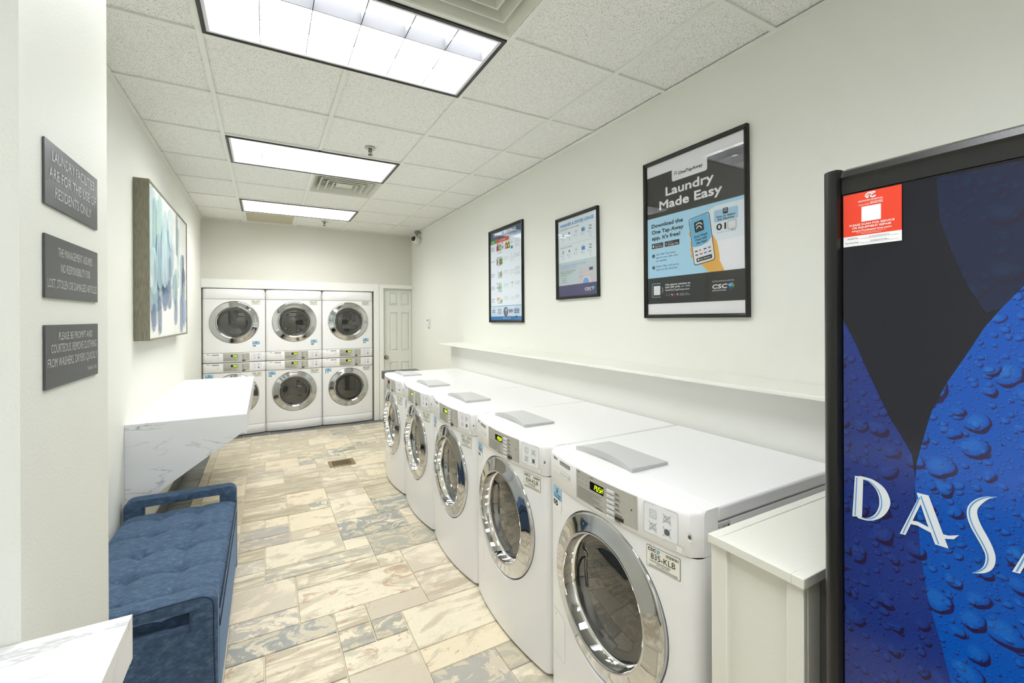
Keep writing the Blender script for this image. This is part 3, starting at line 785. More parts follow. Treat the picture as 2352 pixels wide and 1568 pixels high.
    cp.line([(px0 + .008, .100), (px0 + .075, .100), (px0 + .075, .066), (px0 + .008, .066), (px0 + .008, .100)], .0006, DK, 2)
    for q in range(3):
        X = px0 + .018 + q * .021; cp.line([(X - .004, .092), (X - .002, .084), (X + .003, .084), (X + .005, .092)], .0009, DK, 2); cp.rect(X - .003, .072, X + .004, .074, DK, 2)
    for q in range(9): cp.rect(px0 + .008, .056 - q * .0048, px0 + .150 - .04 * (q % 4 == 3) - .02 * random.random(), .0578 - q * .0048, (122, 121, 112), 2, n=4)
    cp.rect(px0 + .112, .012 + .003, px0 + .15, .0175, DK, 2)
    cp.rrect(px1 - .036, .030, px1 - .008, .104, .002, (184, 183, 173), 2); cp.circ(px1 - .022, .066, .003, DK, 3)
    for q, (wd) in enumerate((.022, .026, .020, .026, .042, .03)):
        zz = .098 - q * .0158 - (.004 if q == 5 else 0); cp.rect(px0 + .208, zz - .006, px0 + .208 + wd * .7, zz - .003, DK, 2); cp.rect(px0 + .208, zz - .0095, px0 + .208 + wd * .9, zz - .0078, (110, 109, 100), 2)
    cp.rect(px0 + .206, .0135, px0 + .244, .0245, (40, 40, 38), 2)
    panel = cp.build('control_panel', t); panel['label'] = 'silver control panel'
    dp = Print(f, .0004, up=True); dp.rrect(px0 + .080, .064, px0 + .158, .098, .003, (196, 195, 186), 3); dp.rrect(px0 + .083, .067, px0 + .155, .095, .002, BLACKG, 4)
    digital(dp, num, px0 + .108, .073)
    dp.build('display', panel)
    for q in range(6):
        zz = .097 - q * .0158 - (.003 if q == 5 else 0); m = MB()
        xa, xb = px0 + .170, px0 + .203
        m.add([(x, Y(x) - .0105 + dy, c0 + z_) for x, z_, dy in ((xa, zz - .010, .003), (xb, zz - .010, .003), (xb, zz, .003), (xa, zz, .003), (xa + .001, zz - .009, 0), (xb - .001, zz - .009, 0), (xb - .001, zz - .001, 0), (xa + .001, zz - .001, 0))],
              [(4, 5, 6, 7), (0, 1, 5, 4), (1, 2, 6, 5), (2, 3, 7, 6), (3, 0, 4, 7)])
        m.build('button', principled('button_silver', (214, 216, 218), .3), panel)
    lg_logo(pr, -.298 * k, .104, .0065, 1)
    pr.build('brand_mark', t); pr = Print(f, .0004, up=True)
    pr.rect(-.250 * k, .092, -.172 * k, .1045, (96, 98, 104), 1, n=4); pr.text('Commercial ' + ('Washer' if kind == 'washer' else 'Dryer'), -.247 * k, .0955, .0062, (235, 236, 238), 2, w=.072 * k, bold=True)
    pr.rect(-.302 * k, .072, -.172 * k, .0728, (170, 172, 176), 1, n=4)
    if kind == 'washer': pr.text('Direct Drive', -.245 * k, .056, .0075, (176, 178, 182), 1, w=.048)
    pr.rect(-.302 * k, .046, -.172 * k, .0466, (190, 192, 196), 1, n=4); pr.rrect(-.188 * k, .052, -.173 * k, .066, .002, (205, 207, 210), 1)
    pr.build('model_label', t)
    # instruction plate in its shallow recess
    ix0, ix1, iz0, iz1 = .196 * k, .304 * k, .024, .108
    ip = Print(f, .0004, up=True); ip.rrect(ix0 - .004, iz0 - .004, ix1 + .002, iz1 + .003, .006, (214, 216, 220), 0); ip.rrect(ix0, iz0, ix1, iz1, .006, (238, 240, 243), 1)
    G1 = (150, 156, 160)
    for q, (a, c) in enumerate(((ix0 + .030, iz0 + .058), (ix0 + .076, iz0 + .058), (ix0 + .030, iz0 + .022), (ix0 + .076, iz0 + .022))):
        r_ = .011
        if q == 0: ip.line([(a - r_, c - r_), (a + r_, c - r_), (a + r_, c + r_), (a - r_, c + r_), (a - r_, c - r_)], .0012, G1, 2); ip.arc(a, c, .006, 0, 360, .001, G1, 2)
        else:
            if q == 3: ip.circ(a, c, .009, (96, 104, 112), 2)
            else: ip.line([(a - r_, c - r_ * .6), (a + r_, c - r_ * .6), (a + r_ * .7, c + r_ * .7), (a - r_ * .7, c + r_ * .7), (a - r_, c - r_ * .6)], .0012, G1, 2)
            ip.line([(a - r_ * 1.2, c - r_ * 1.2), (a + r_ * 1.2, c + r_ * 1.2)], .0011, (110, 116, 122), 3); ip.line([(a - r_ * 1.2, c + r_ * 1.2), (a + r_ * 1.2, c - r_ * 1.2)], .0011, (110, 116, 122), 3)
    ip.build('instruction_plate', t)
    # stickers on the cabinet
    cab = lambda s_, u, l: (s_, Y(s_) - .0006 - l, u)
    hdr = lambda s_, u, l: (s_, Y(s_) - .0006 - l, u)
    st = Print(cab, .0003, up=True)
    zt = .800 if kind != 'upper' else .800
    sx0, sx1 = .198 * k, .308 * k
    if kind == 'upper': sx0, sx1, zt = .185, .285, .798
    sh = .062 if kind == 'washer' else .052
    st.rrect(sx0, zt - sh, sx1, zt, .003, (30, 30, 30), 1); st.rrect(sx0 + .0012, zt - sh + .0012, sx1 - .0012, zt - .0012, .003, (240, 240, 228), 2)
    q = (sx1 - sx0) / .11
    logo_csc(st, sx0 + .005, zt - .014, .009 * q, 3)
    for i_ in range(14): st.rect(sx1 - .045 * q + i_ * .0029 * q, zt - .014, sx1 - .045 * q + i_ * .0029 * q + (.0016 if i_ % 3 else .0008), zt - .006, (30, 30, 30), 3)
    st.text(tagtxt, (sx0 + sx1) / 2, zt - sh * .58, .0165 * q, (18, 18, 20), 3, al='C', w=.080 * q)
    st.rect(sx0 + .012, zt - sh * .66, sx1 - .03, zt - sh * .69, (120, 120, 116), 3); st.text('1-877-264-6622', (sx0 + sx1) / 2, zt - sh * .80, .0048, (60, 60, 60), 3, al='C')
    for i_ in range(2): st.rect(sx0 + .008, zt - sh * (.86 + .06 * i_), sx1 - .008, zt - sh * (.885 + .06 * i_), (120, 120, 116), 3)
    st.build('service_label', t)
    if kind == 'upper': ax, az = .195, .268
    elif kind == 'lower': ax, az = -.325 * k, .800
    else: ax, az = -.322, .806
    sw = .085 if kind != 'washer' else .073; sh2 = .085
    ns = Print(cab, .0003, up=True); ns.rect(ax, az - sh2, ax + sw, az, (246, 247, 248), 1, n=3); ns.rect(ax, az - sh2 * .55, ax + sw, az, (158, 206, 240), 2, n=3)
    ns.rrect(ax + sw * .40, az - .022, ax + sw * .60, az - .005, .003, (38, 40, 42), 3); arcs_icon(ns, ax + sw * .5, az - .0105, .014, 4)
    ns.text('Scan to Select', ax + sw / 2, az - .032, .0065, (32, 34, 36), 3, al='C', w=sw * .86, bold=True); ns.text('this Machine', ax + sw / 2, az - .042, .0065, (32, 34, 36), 3, al='C', w=sw * .76, bold=True)
    ns.text(num, ax + .005, az - .071, .018, (20, 20, 22), 3, w=.036, bold=2)
    ns.build('number_sticker', t)
    if kind == 'washer':
        # small grey cover on the top deck, arched along its front edge
        m = MB(); x0, x1, y0, y1 = -.275, .035, .085, .262
        def F(p, q):
            x = x0 + (x1 - x0) * p; y = y0 + (y1 - y0) * q; a = 1 - (2 * p - 1) ** 2
            return (x, y, H + .010 + (.020 * a + .004) * (1 - q) * (1 - .15 * q))
        m.grid(20, 8, F)
        N = 20
        fr = [F(i / N, 0) for i in range(N + 1)]
        m.grid(N, 2, lambda p, q: (lambda v: (v[0], v[1] + .016 * q * (1 - (2 * p - 1) ** 2), v[2] + (H - v[2]) * q))(F(p, 0)))
        for p_ in (0, 1): m.grid(1, 8, lambda a, q, p_=p_: (lambda v: (v[0], v[1], v[2] if a == 0 else H))(F(p_, q)))
        m.grid(20, 1, lambda p, q: (lambda v: (v[0], v[1], v[2] if q == 0 else H))(F(p, 1)))
        m.build('top_cover', GREYP, t, auto=40)['label'] = 'grey plastic cover with an arched front edge'
        m = MB(); X = hw - .018; m.lathe([(.012, -.001), (.009, .001), (.006, .0035)], (X, Y(X) - .0075, .872), 'y', 20, APPL, cap=False); m.lathe([(.0055, -.002), (.004, -.0035), (.0005, -.004)], (X, Y(X) - .006, .872), 'y', 16, STEEL, cap=False); m.build('screw', None, t)
        fc = Print(cab, .0003, up=True)
        fc.line([(-hw + .03, .33), (-.235, .33), (-.225, .32), (-.225, .17), (-.235, .16), (-hw + .03, .16)], .0016, (196, 198, 204), 1); fc.circ(-.30, .31, .004, (190, 192, 198), 1)
        fc.build('filter_cover', t)
        qs = Print(f, .0004, up=True); qs.rect(.300, .006, .318, .022, (236, 236, 232), 1); qs.build('small_label', t)
        rl = Print(lambda s_, u, l: (hw - .001 + .0006 + l, .09 + s_, u), .0003, up=True)
        rl.rect(0, .842, .065, .892, (206, 210, 210), 0)
        rl.circ(.008, .884, .003, (60, 62, 64), 1); rl.text('LG', .013, .881, .005, (70, 72, 74), 1); rl.bars(.028, .884, .022, 3, .004, .0015, (90, 92, 94), 1)
        for i_ in range(7): rl.rect(.004, .872 - i_ * .0045, .03 + .02 * random.random(), .874 - i_ * .0045, (110, 112, 114), 1)
        rl.circ(.057, .880, .005, (80, 82, 84), 1); rl.build('rating_label', t)
    else:
        m = MB()
        for sg in (-1, 1):
            for zz in ((.88, .06) if kind == 'lower' else (.06, .88)):
                X = sg * (hw - .016); m.lathe([(.005, 0), (.0035, -.002), (.0005, -.0025)], (X, Y(X) - .006, zz), 'y', 12, principled('screw_white', (205, 207, 212), .4), cap=False)
        m.build('screw', None, t)
    return t
SEG = {'P': 'abefg', 'U': 'bcdef', 'S': 'acdfg', 'H': 'bcefg'}
def digital(dp, num, x, z):
    if num in ('01',): mat, tx = LEDR, 'PUSH'
    else: mat, tx = LEDW, 'PUSH'
    w_, h_, th = .0070, .0155, .0013
    for i, ch in enumerate(tx):
        X = x + i * .0112; o = .003
        pts = {'a': ((0 + o, h_), (w_ + o, h_)), 'b': ((w_ + o, h_), (w_ + o / 2, h_ / 2)), 'c': ((w_ + o / 2, h_ / 2), (w_, 0)), 'd': ((0, 0), (w_, 0)), 'e': ((0, 0), (o / 2, h_ / 2)), 'f': ((o / 2, h_ / 2), (o, h_)), 'g': ((o / 2, h_ / 2), (w_ + o / 2, h_ / 2))}
        for sgm in SEG[ch]: dp.line([(X + a, z + b_) for a, b_ in pts[sgm]], th, mat, 5)

WASH_G = 'washers along the right wall'; DRY_G = 'stacked dryers in the back wall'
wy = [1.163, 1.885, 2.607, 3.330, 4.052]
wl = {'05': ('835-KLB', 'white front-loading washer nearest the camera, numbered 05, beside the painted cabinet'),
      '04': ('834-KLB', 'white front-loading washer numbered 04, second nearest in the row'),
      '03': ('833-KLB', 'white front-loading washer numbered 03, middle of the row of five'),
      '02': ('832-KLB', 'white front-loading washer numbered 02, second from the far end'),
      '01': ('831-KLB', 'white front-loading washer at the far end of the row, with an orange display')}
for y_, n_ in zip(wy, ('05', '04', '03', '02', '01')):
    o = make_machine('washing_machine', 'washer', .712, .775, wl[n_][1], WASH_G, n_, wl[n_][0])
    o.location = (1.01, y_, 0); o.rotation_euler.z = -pi / 2; o.scale = (1, 1, 1.0266)
dxs = [-.347, .344, 1.036]
dl = [(('06', '840-KLB', 'upper dryer numbered 06, above the left stack beside the left wall'), ('07', '841-KLB', 'lower left dryer, half hidden behind the marble counter')),
      (('08', '838-KLB', 'upper dryer numbered 08, in the middle stack'), ('09', '839-KLB', 'lower dryer numbered 09, at the floor in the middle stack')),
      (('10', '836-KLB', 'upper dryer numbered 10, in the right stack beside the door'), ('11', '837-KLB', 'lower dryer numbered 11, at the floor in the right stack'))]
for x_, (u_, l_) in zip(dxs, dl):
    o = make_machine('dryer', 'lower', .688, .74, l_[2], DRY_G, l_[0], l_[1]); o.location = (x_, YB - .004, 0)
    o = make_machine('dryer', 'upper', .688, .74, u_[2], DRY_G, u_[0], u_[1]); o.location = (x_, YB - .004, .941)
# grey waste bin behind the last washer
t = thing('waste_bin', 'dark grey waste bin tucked behind the farthest washer by the door', 'waste bin', (1.24, 4.55, 0))
part('body', principled('bin_grey', (92, 95, 94), .5), t, (-.14, .14, -.095, .095, 0, .84), bevel=.02)
part('lid', principled('bin_lid', (60, 62, 62), .35), t, (-.196, .17, -.118, .105, .875, .957), bevel=.008)

# ------------------------------------------------------------------ counters
def counter(y0, y1, x0, x1, prof, apron, label):
    t = thing('folding_counter', label, 'counter', ((x0 + x1) / 2, (y0 + y1) / 2, 0), 0, 'marble-pattern wall counters'); cx, cy = (x0 + x1) / 2, (y0 + y1) / 2
    part('top', MARB_T, t, (x0 - cx, x1 - cx, y0 + .0197 - cy, y1 - .0197 - cy, .8815, .90))
    part('apron', MARB_T, t, (x1 - .02 - cx, x1 - cx, y0 + .02 - cy, y1 - .02 - cy, .90 - apron, .881))
    for a in (y0, y1 - .0195):
        m = MB(); m.prism([(p - cx, q) for p, q in prof], 'y', a - cy, a + .0195 - cy); m.build('side_panel', MARB_S, t)
counter(3.25, 5.36, XL + .0008, -.106, [(XL + .0008, .8998), (-.106, .8998), (-.106, .776), (-.129, .788), (-.16, .765), (-.30, .670), (-.41, .592), (-.53, .506), (-.62, .43), (XL + .0008, .34)], .122,
        'white marble-pattern folding counter on the left wall with sloping side panels')
counter(.22, PY0 - .002, NEARL + .0008, -.239, [(NEARL + .0008, .8998), (-.239, .8998), (-.239, .81), (-.262, .815), (-.40, .70), (NEARL + .0008, .34)], .088,
        'corner of a white marble-pattern counter in the lower left foreground')

# ------------------------------------------------------------------ bench
def bench():
    x0, x1 = -.685, -.158; Y0b, Y1b = 1.945, 3.215; cx, cy = (x0 + x1) / 2, (Y0b + Y1b) / 2; aw = .072
    t = thing('bench', 'blue velvet tufted bench with slotted arms against the left wall', 'bench', (cx, cy, 0))
    X0, X1, A, B = x0 - cx, x1 - cx, Y0b - cy, Y1b - cy
    def rr(xa, xb, za, zb, r, n=6):
        pts = []
        for qx, qz, a0 in ((xb - r, zb - r, 0), (xa + r, zb - r, 90)):
            for k in range(n + 1):
                a = math.radians(a0 + 90 * k / n); pts.append((qx + r * cos(a), qz + r * sin(a)))
        return pts + [(xa, za), (xb, za)]
    for (ya, yb_) in ((A, A + aw), (B - aw, B)):
        ex = .085; z0, z1 = .383, .452
        m = MB(); R_ = .045
        # outer outline with a slot: four blocks meeting at the slot, rounded top corners
        out = rr(X0, X1, .0, .50, R_)
        hole = [(X1 - ex, z1), (X0 + ex, z1), (X0 + ex, z0), (X1 - ex, z0)]
        N = 48
        def samp(poly, k):
            per = [0]; P2 = poly + [poly[0]]
            for p, q in zip(P2, P2[1:]): per.append(per[-1] + math.hypot(q[0] - p[0], q[1] - p[1]))
            return per
        # radial correspondence by angle round the slot centre
        hc = ((X0 + X1) / 2, (z0 + z1) / 2)
        def hit(poly, an):
            dx, dz = cos(an), sin(an); best = None
            for p, q in zip(poly, poly[1:] + poly[:1]):
                ex_, ez_ = q[0] - p[0], q[1] - p[1]; den = dx * ez_ - dz * ex_
                if abs(den) < 1e-9: continue
                u = ((p[0] - hc[0]) * ez_ - (p[1] - hc[1]) * ex_) / den; v = ((p[0] - hc[0]) * dz - (p[1] - hc[1]) * dx) / den
                if u > 0 and -1e-6 <= v <= 1 + 1e-6 and (best is None or u < best): best = u
            return (hc[0] + dx * best, hc[1] + dz * best)
        ang = sorted({round(math.atan2(q - hc[1], p - hc[0]), 6) for p, q in out + hole} | {round(-pi + 2 * pi * i / N, 6) for i in range(N)})
        n = len(ang); o_ = [hit(out, a) for a in ang]; h_ = [hit(hole, a) for a in ang]
        e = .008
        def ins(p, c, d): L = math.hypot(p[0] - c[0], p[1] - c[1]); return (p[0] + (c[0] - p[0]) / L * d, p[1] + (c[1] - p[1]) / L * d)
        loops = [[(p[0], ya + e, p[1]) for p in h_], [(p[0], ya, p[1]) for p in [ins(a, b_, e) for a, b_ in zip(h_, o_)]],
                 [(p[0], ya, p[1]) for p in [ins(a, b_, e) for a, b_ in zip(o_, h_)]], [(p[0], ya + e, p[1]) for p in o_],
                 [(p[0], yb_ - e, p[1]) for p in o_], [(p[0], yb_, p[1]) for p in [ins(a, b_, e) for a, b_ in zip(o_, h_)]],
                 [(p[0], yb_, p[1]) for p in [ins(a, b_, e) for a, b_ in zip(h_, o_)]], [(p[0], yb_ - e, p[1]) for p in h_]]
        vs = [p for l_ in loops for p in l_]; K = len(loops)
        fs = [(j * n + i, j * n + (i + 1) % n, ((j + 1) % K) * n + (i + 1) % n, ((j + 1) % K) * n + i) for j in range(K) for i in range(n)]
        m.add(vs, fs, None, False); ob = m.build('arm', VELVET, t, auto=50)
        pm = MB(); yy = ya if ya == A else yb_
        pm.tube([(p[0] * .999, yy + (.001 if ya == A else -.001), p[1]) for p in [ins(a, b_, .012) for a, b_ in zip(o_, h_)] if p[1] > .02], .0022, n=6); pm.build('piping', SEAM, ob)
    part('seat_base', VELVET, t, (X0, X1, A + aw, B - aw, .04, .33), bevel=.01)
    for sx in (-1, 1):
        for sy in (-1, 1): part('foot', BLACKM, t, *[(min(sx * .2, sx * .24), max(sx * .2, sx * .24), min(sy * .5, sy * .54), max(sy * .5, sy * .54), 0, .04)])
    m = MB(); ya, yb_ = A + aw + .001, B - aw - .001
    sx = [-.507 - cx, -.333 - cx]; sy = [2.17 - cy + .222 * k for k in range(5)]
    def F(p, q):
        x = X0 + .002 + (X1 - X0 - .004) * p; y = ya + (yb_ - ya) * q
        dx = min(abs(x - s_) for s_ in sx); dy = min(abs(y - s_) for s_ in sy)
        # pillow crown between the seams
        z_ = .421
        z_ -= .013 * exp(-abs(dx) / .016) * 0.8 + .013 * exp(-abs(dy) / .014) + .018 * exp(-(dx * dx + dy * dy) / .0011)
        ex_ = min(x - X0, X1 - x); z_ -= .03 * exp(-(ex_ / .018)); ey = min(y - ya, yb_ - y); z_ -= .008 * exp(-ey / .02)
        return (x, y, z_)
    m.grid(72, 150, F)
    zb = .332
    for fn in (lambda p, q: (F(p, 0)[0], F(p, 0)[1], F(p, 0)[2] * (1 - q) + zb * q), lambda p, q: (F(p, 1)[0], F(p, 1)[1], F(p, 1)[2] * (1 - q) + zb * q)): m.grid(72, 1, fn)
    for e in (0, 1): m.grid(150, 4, lambda p, q, e=e: (F(e, p)[0] + (.004 if e else -.004) * sin(q * pi), F(e, p)[1], F(e, p)[2] * (1 - q) + zb * q))
    st = m.build('seat_cushion', VELVET, t)
    for s_ in sx:
        for r_ in sy:
            b_ = MB(); b_.lathe([(.012, -.004), (.010, .002), (.0005, .004)], (s_, r_, F((s_ - X0) / (X1 - X0), (r_ - ya) / (yb_ - ya))[2]), 'z', 12, VELVET); b_.build('button', VELVET, st)
    pm = MB(); pm.tube([(X1 + .001, ya, .402), (X1 + .001, yb_, .402)], .003, n=6); pm.tube([(X1 + .001, ya, .334), (X1 + .001, yb_, .334)], .003, n=6); pm.build('piping', SEAM, st)
bench()

# ------------------------------------------------------------------ wall art on the left wall
def art():
    y0, y1, z0, z1 = 3.458, 4.95, 1.366, 2.362; cx = (y0 + y1) / 2
    t = thing('framed_painting', 'abstract blue and white watercolour painting in a deep grey wooden frame', 'painting', (XL, cx, (z0 + z1) / 2))
    hw, hh = (y1 - y0) / 2, (z1 - z0) / 2; D = .078; f = .012
    m = MB(); m.box(0.001, D, -hw, -hw + f, -hh, hh); m.box(.001, D, hw - f, hw, -hh, hh); m.box(.001, D, -hw + f, hw - f, -hh, -hh + f); m.box(.001, D, -hw + f, hw - f, hh - f, hh)
    m.build('frame', ARTWOOD, t)
    W, Hh = 2 * (hw - f), 2 * (hh - f)
    pr = Print(lambda s, u, l: (D - .006 + l, -hw + f + s, hh - f - u), .0002)
    pr.b.box(.002, D - .0065, -hw + f, hw - f, -hh + f, hh - f, ink((236, 236, 232)))
    pr.rect(0, 0, W, Hh, principled('canvas', (238, 238, 234), .6, bump=.3, bscale=250, var=.04, vscale=6), 0)
    cols = [(205, 228, 232), (150, 196, 210), (205, 225, 190), (180, 215, 205), (178, 208, 218), (185, 203, 222), (130, 165, 165), (140, 160, 190), (110, 130, 165), (165, 195, 205), (50, 90, 110), (62, 82, 118), (52, 98, 134), (98, 118, 152), (120, 148, 190)]
    st = [(.035, .027, .549, 0), (.17, .095, .462, 1), (.17, .116, .328, 2), (.341, .01, .268, 3), (.516, .103, .36, 4), (.644, .221, .344, 4), (.76, .301, .496, 5), (.99, .01, .317, 6), (.586, .361, .604, 5), (1.288, .325, .595, 7), (1.308, .433, .572, 8), (.894, .525, .707, 9), (.17, .495, .629, 10), (.279, .347, .571, 5), (.37, .303, .612, 11), (.247, .539, .722, 12), (.287, .397, .695, 12), (.493, .6, .765, 8), (.659, .59, .747, 8), (.448, .63, .653, 12), (.088, .658, .788, 9), (.125, .78, .903, 8), (.312, .724, .924, 13), (.922, .716, .868, 7), (1.191, .676, .94, 14), (1.288, .562, .705, 5), (1.355, .703, .86, 5), (.516, .507, .626, 12), (.683, .406, .541, 6), (.404, .437, .561, 5), (.088, .422, .666, 0), (.30, .30, .62, 4), (.45, .25, .6, 0), (.70, .05, .3, 0)]
    for x, a, b_, w_, c in ((.14, .02, .60, .20, 0), (.30, .05, .66, .22, 4), (.48, .18, .70, .26, 0), (.25, .55, .80, .30, 9), (.62, .30, .66, .24, 4), (.80, .25, .62, .18, 0), (.50, .52, .76, .34, 5), (1.05, .10, .60, .12, 0), (1.25, .30, .70, .20, 9), (1.33, .55, .93, .18, 5), (.95, .45, .80, .12, 4), (.16, .64, .90, .22, 5)):
        pr.rrect(x - w_ / 2, a, x + w_ / 2, b_, w_ * .4, stroke_mat(20 + c, cols[c], .42), 1)
    rg = random.Random(3)
    wd = {0: .14, 1: .1, 2: .04, 3: .12, 4: .13, 5: .12, 6: .06, 7: .09, 8: .12, 9: .16, 10: .035, 11: .045, 12: .04, 13: .08, 14: .10}
    for i, (x, a, b_, c) in enumerate(st):
        w_ = wd[c] * (1.1 + .5 * rg.random()); a -= .03; b_ += .03; a = max(a, .006); b_ = min(b_, Hh - .006); x = min(max(x, w_ / 2 + .004), W - w_ / 2 - .004)
        al = .75 if c in (10, 11, 12) else .30
        m_ = stroke_mat(c, cols[c], al + .25)
        r_ = min(w_ / 2, (b_ - a) / 2) * .95
        pr.rrect(x - w_ / 2, a, x + w_ / 2, b_, r_, m_, 2 + i)
        if c not in (0, 2): pr.line([(x + w_ / 2 - .002, a + r_), (x + w_ / 2 - .002, b_ - r_)], .003, stroke_mat(12, cols[12], .35), 3 + i)
    pr.build('canvas', t)
art()

# ------------------------------------------------------------------ signs on the partition
SIGN = principled('sign_plate', (80, 82, 86), .35, metal=.3, bump=.05, bscale=600)
SIGNT = principled('sign_letter', (196, 198, 199), .4)
def sign(zc, hgt, lines, label, rz=0):
    yc, W = 1.424, .326
    t = thing('wall_sign', label, 'sign', (PIERX, yc, zc), 0, 'grey engraved notices on the partition'); t.rotation_euler = (rz, 0, 0)
    part('plate', SIGN, t, (.0008, .0045, -W / 2, W / 2, -hgt / 2, hgt / 2), bevel=.0006)
    pr = Print(lambda s, u, l: (.0048 + l, s, u), .0002, up=True)
    for tx, z_, h_, w_, x_ in lines: pr.text(tx, x_, z_, h_, SIGNT, 1, w=w_, al='C')
    pr.build('lettering', t)
sign(1.808, .137, [('LAUNDRY FACILITIES', .030, .023, .262, .003), ('ARE FOR THE USE OF', -.008, .023, .292, .003), ('RESIDENTS ONLY', -.046, .023, .225, .0)], 'top grey notice reading laundry facilities are for the use of residents only')
sign(1.612, .133, [('THE MANAGEMENT ASSUMES', .026, .019, .215, .01), ('NO RESPONSIBILITY FOR', -.008, .019, .185, .01), ('LOST, STOLEN OR DAMAGED ARTICLES', -.044, .019, .305, .0)], 'middle grey notice about lost, stolen or damaged articles')
sign(1.421, .135, [('PLEASE BE PROMPT AND', .034, .017, .215, .01), ('COURTEOUS. REMOVE CLOTHING', .007, .019, .285, .006), ('FROM WASHERS, DRYERS QUICKLY', -.023, .019, .308, .0), ('THANK YOU', -.050, .009, .070, .115)], 'bottom grey notice asking to remove clothing from washers and dryers quickly')

# ------------------------------------------------------------------ posters on the right wall
def poster(yl, ztop, W, Hh, draw, label, rz, fw=.02):
    """yl = far (left) edge; local frame: s right, t down"""
    cy, cz = yl - W / 2, ztop - Hh / 2
    t = thing('framed_poster', label, 'poster', (XR, cy, cz), 0, 'black framed posters'); t.rotation_euler = (rz, 0, 0)
    m = MB(); D = .022; w2, h2 = W / 2, Hh / 2
    # mitred moulding with a raised outer edge
    prof = [(0, .001), (0, D), (.006, D + .002), (.010, D - .003), (fw, D - .008), (fw, .004)]
    vs = []
    for o, d in prof:
        for sx, sz in ((-1, -1), (1, -1), (1, 1), (-1, 1)): vs.append((-d, sx * (w2 - o), sz * (h2 - o)))
    fs = [(j * 4 + i, j * 4 + (i + 1) % 4, (j + 1) * 4 + (i + 1) % 4, (j + 1) * 4 + i) for j in range(len(prof) - 1) for i in range(4)]
    m.add(vs, fs); m.build('frame', BLACKF, t)
    pr = Print(lambda s, u, l: (-.008 - l, w2 - s, h2 - u), .00025)
    draw(pr); pr.build('print', t)
    g = MB(); g.quad((-.0125, -w2 + fw - .002, h2 - fw + .002), (-.0125, w2 - fw + .002, h2 - fw + .002), (-.0125, w2 - fw + .002, -h2 + fw - .002), (-.0125, -w2 + fw - .002, -h2 + fw - .002))
    g.build('glass', GLASS, t)
CHAR = (58, 58, 55); LB = (184, 226, 248); WH = (250, 251, 252)
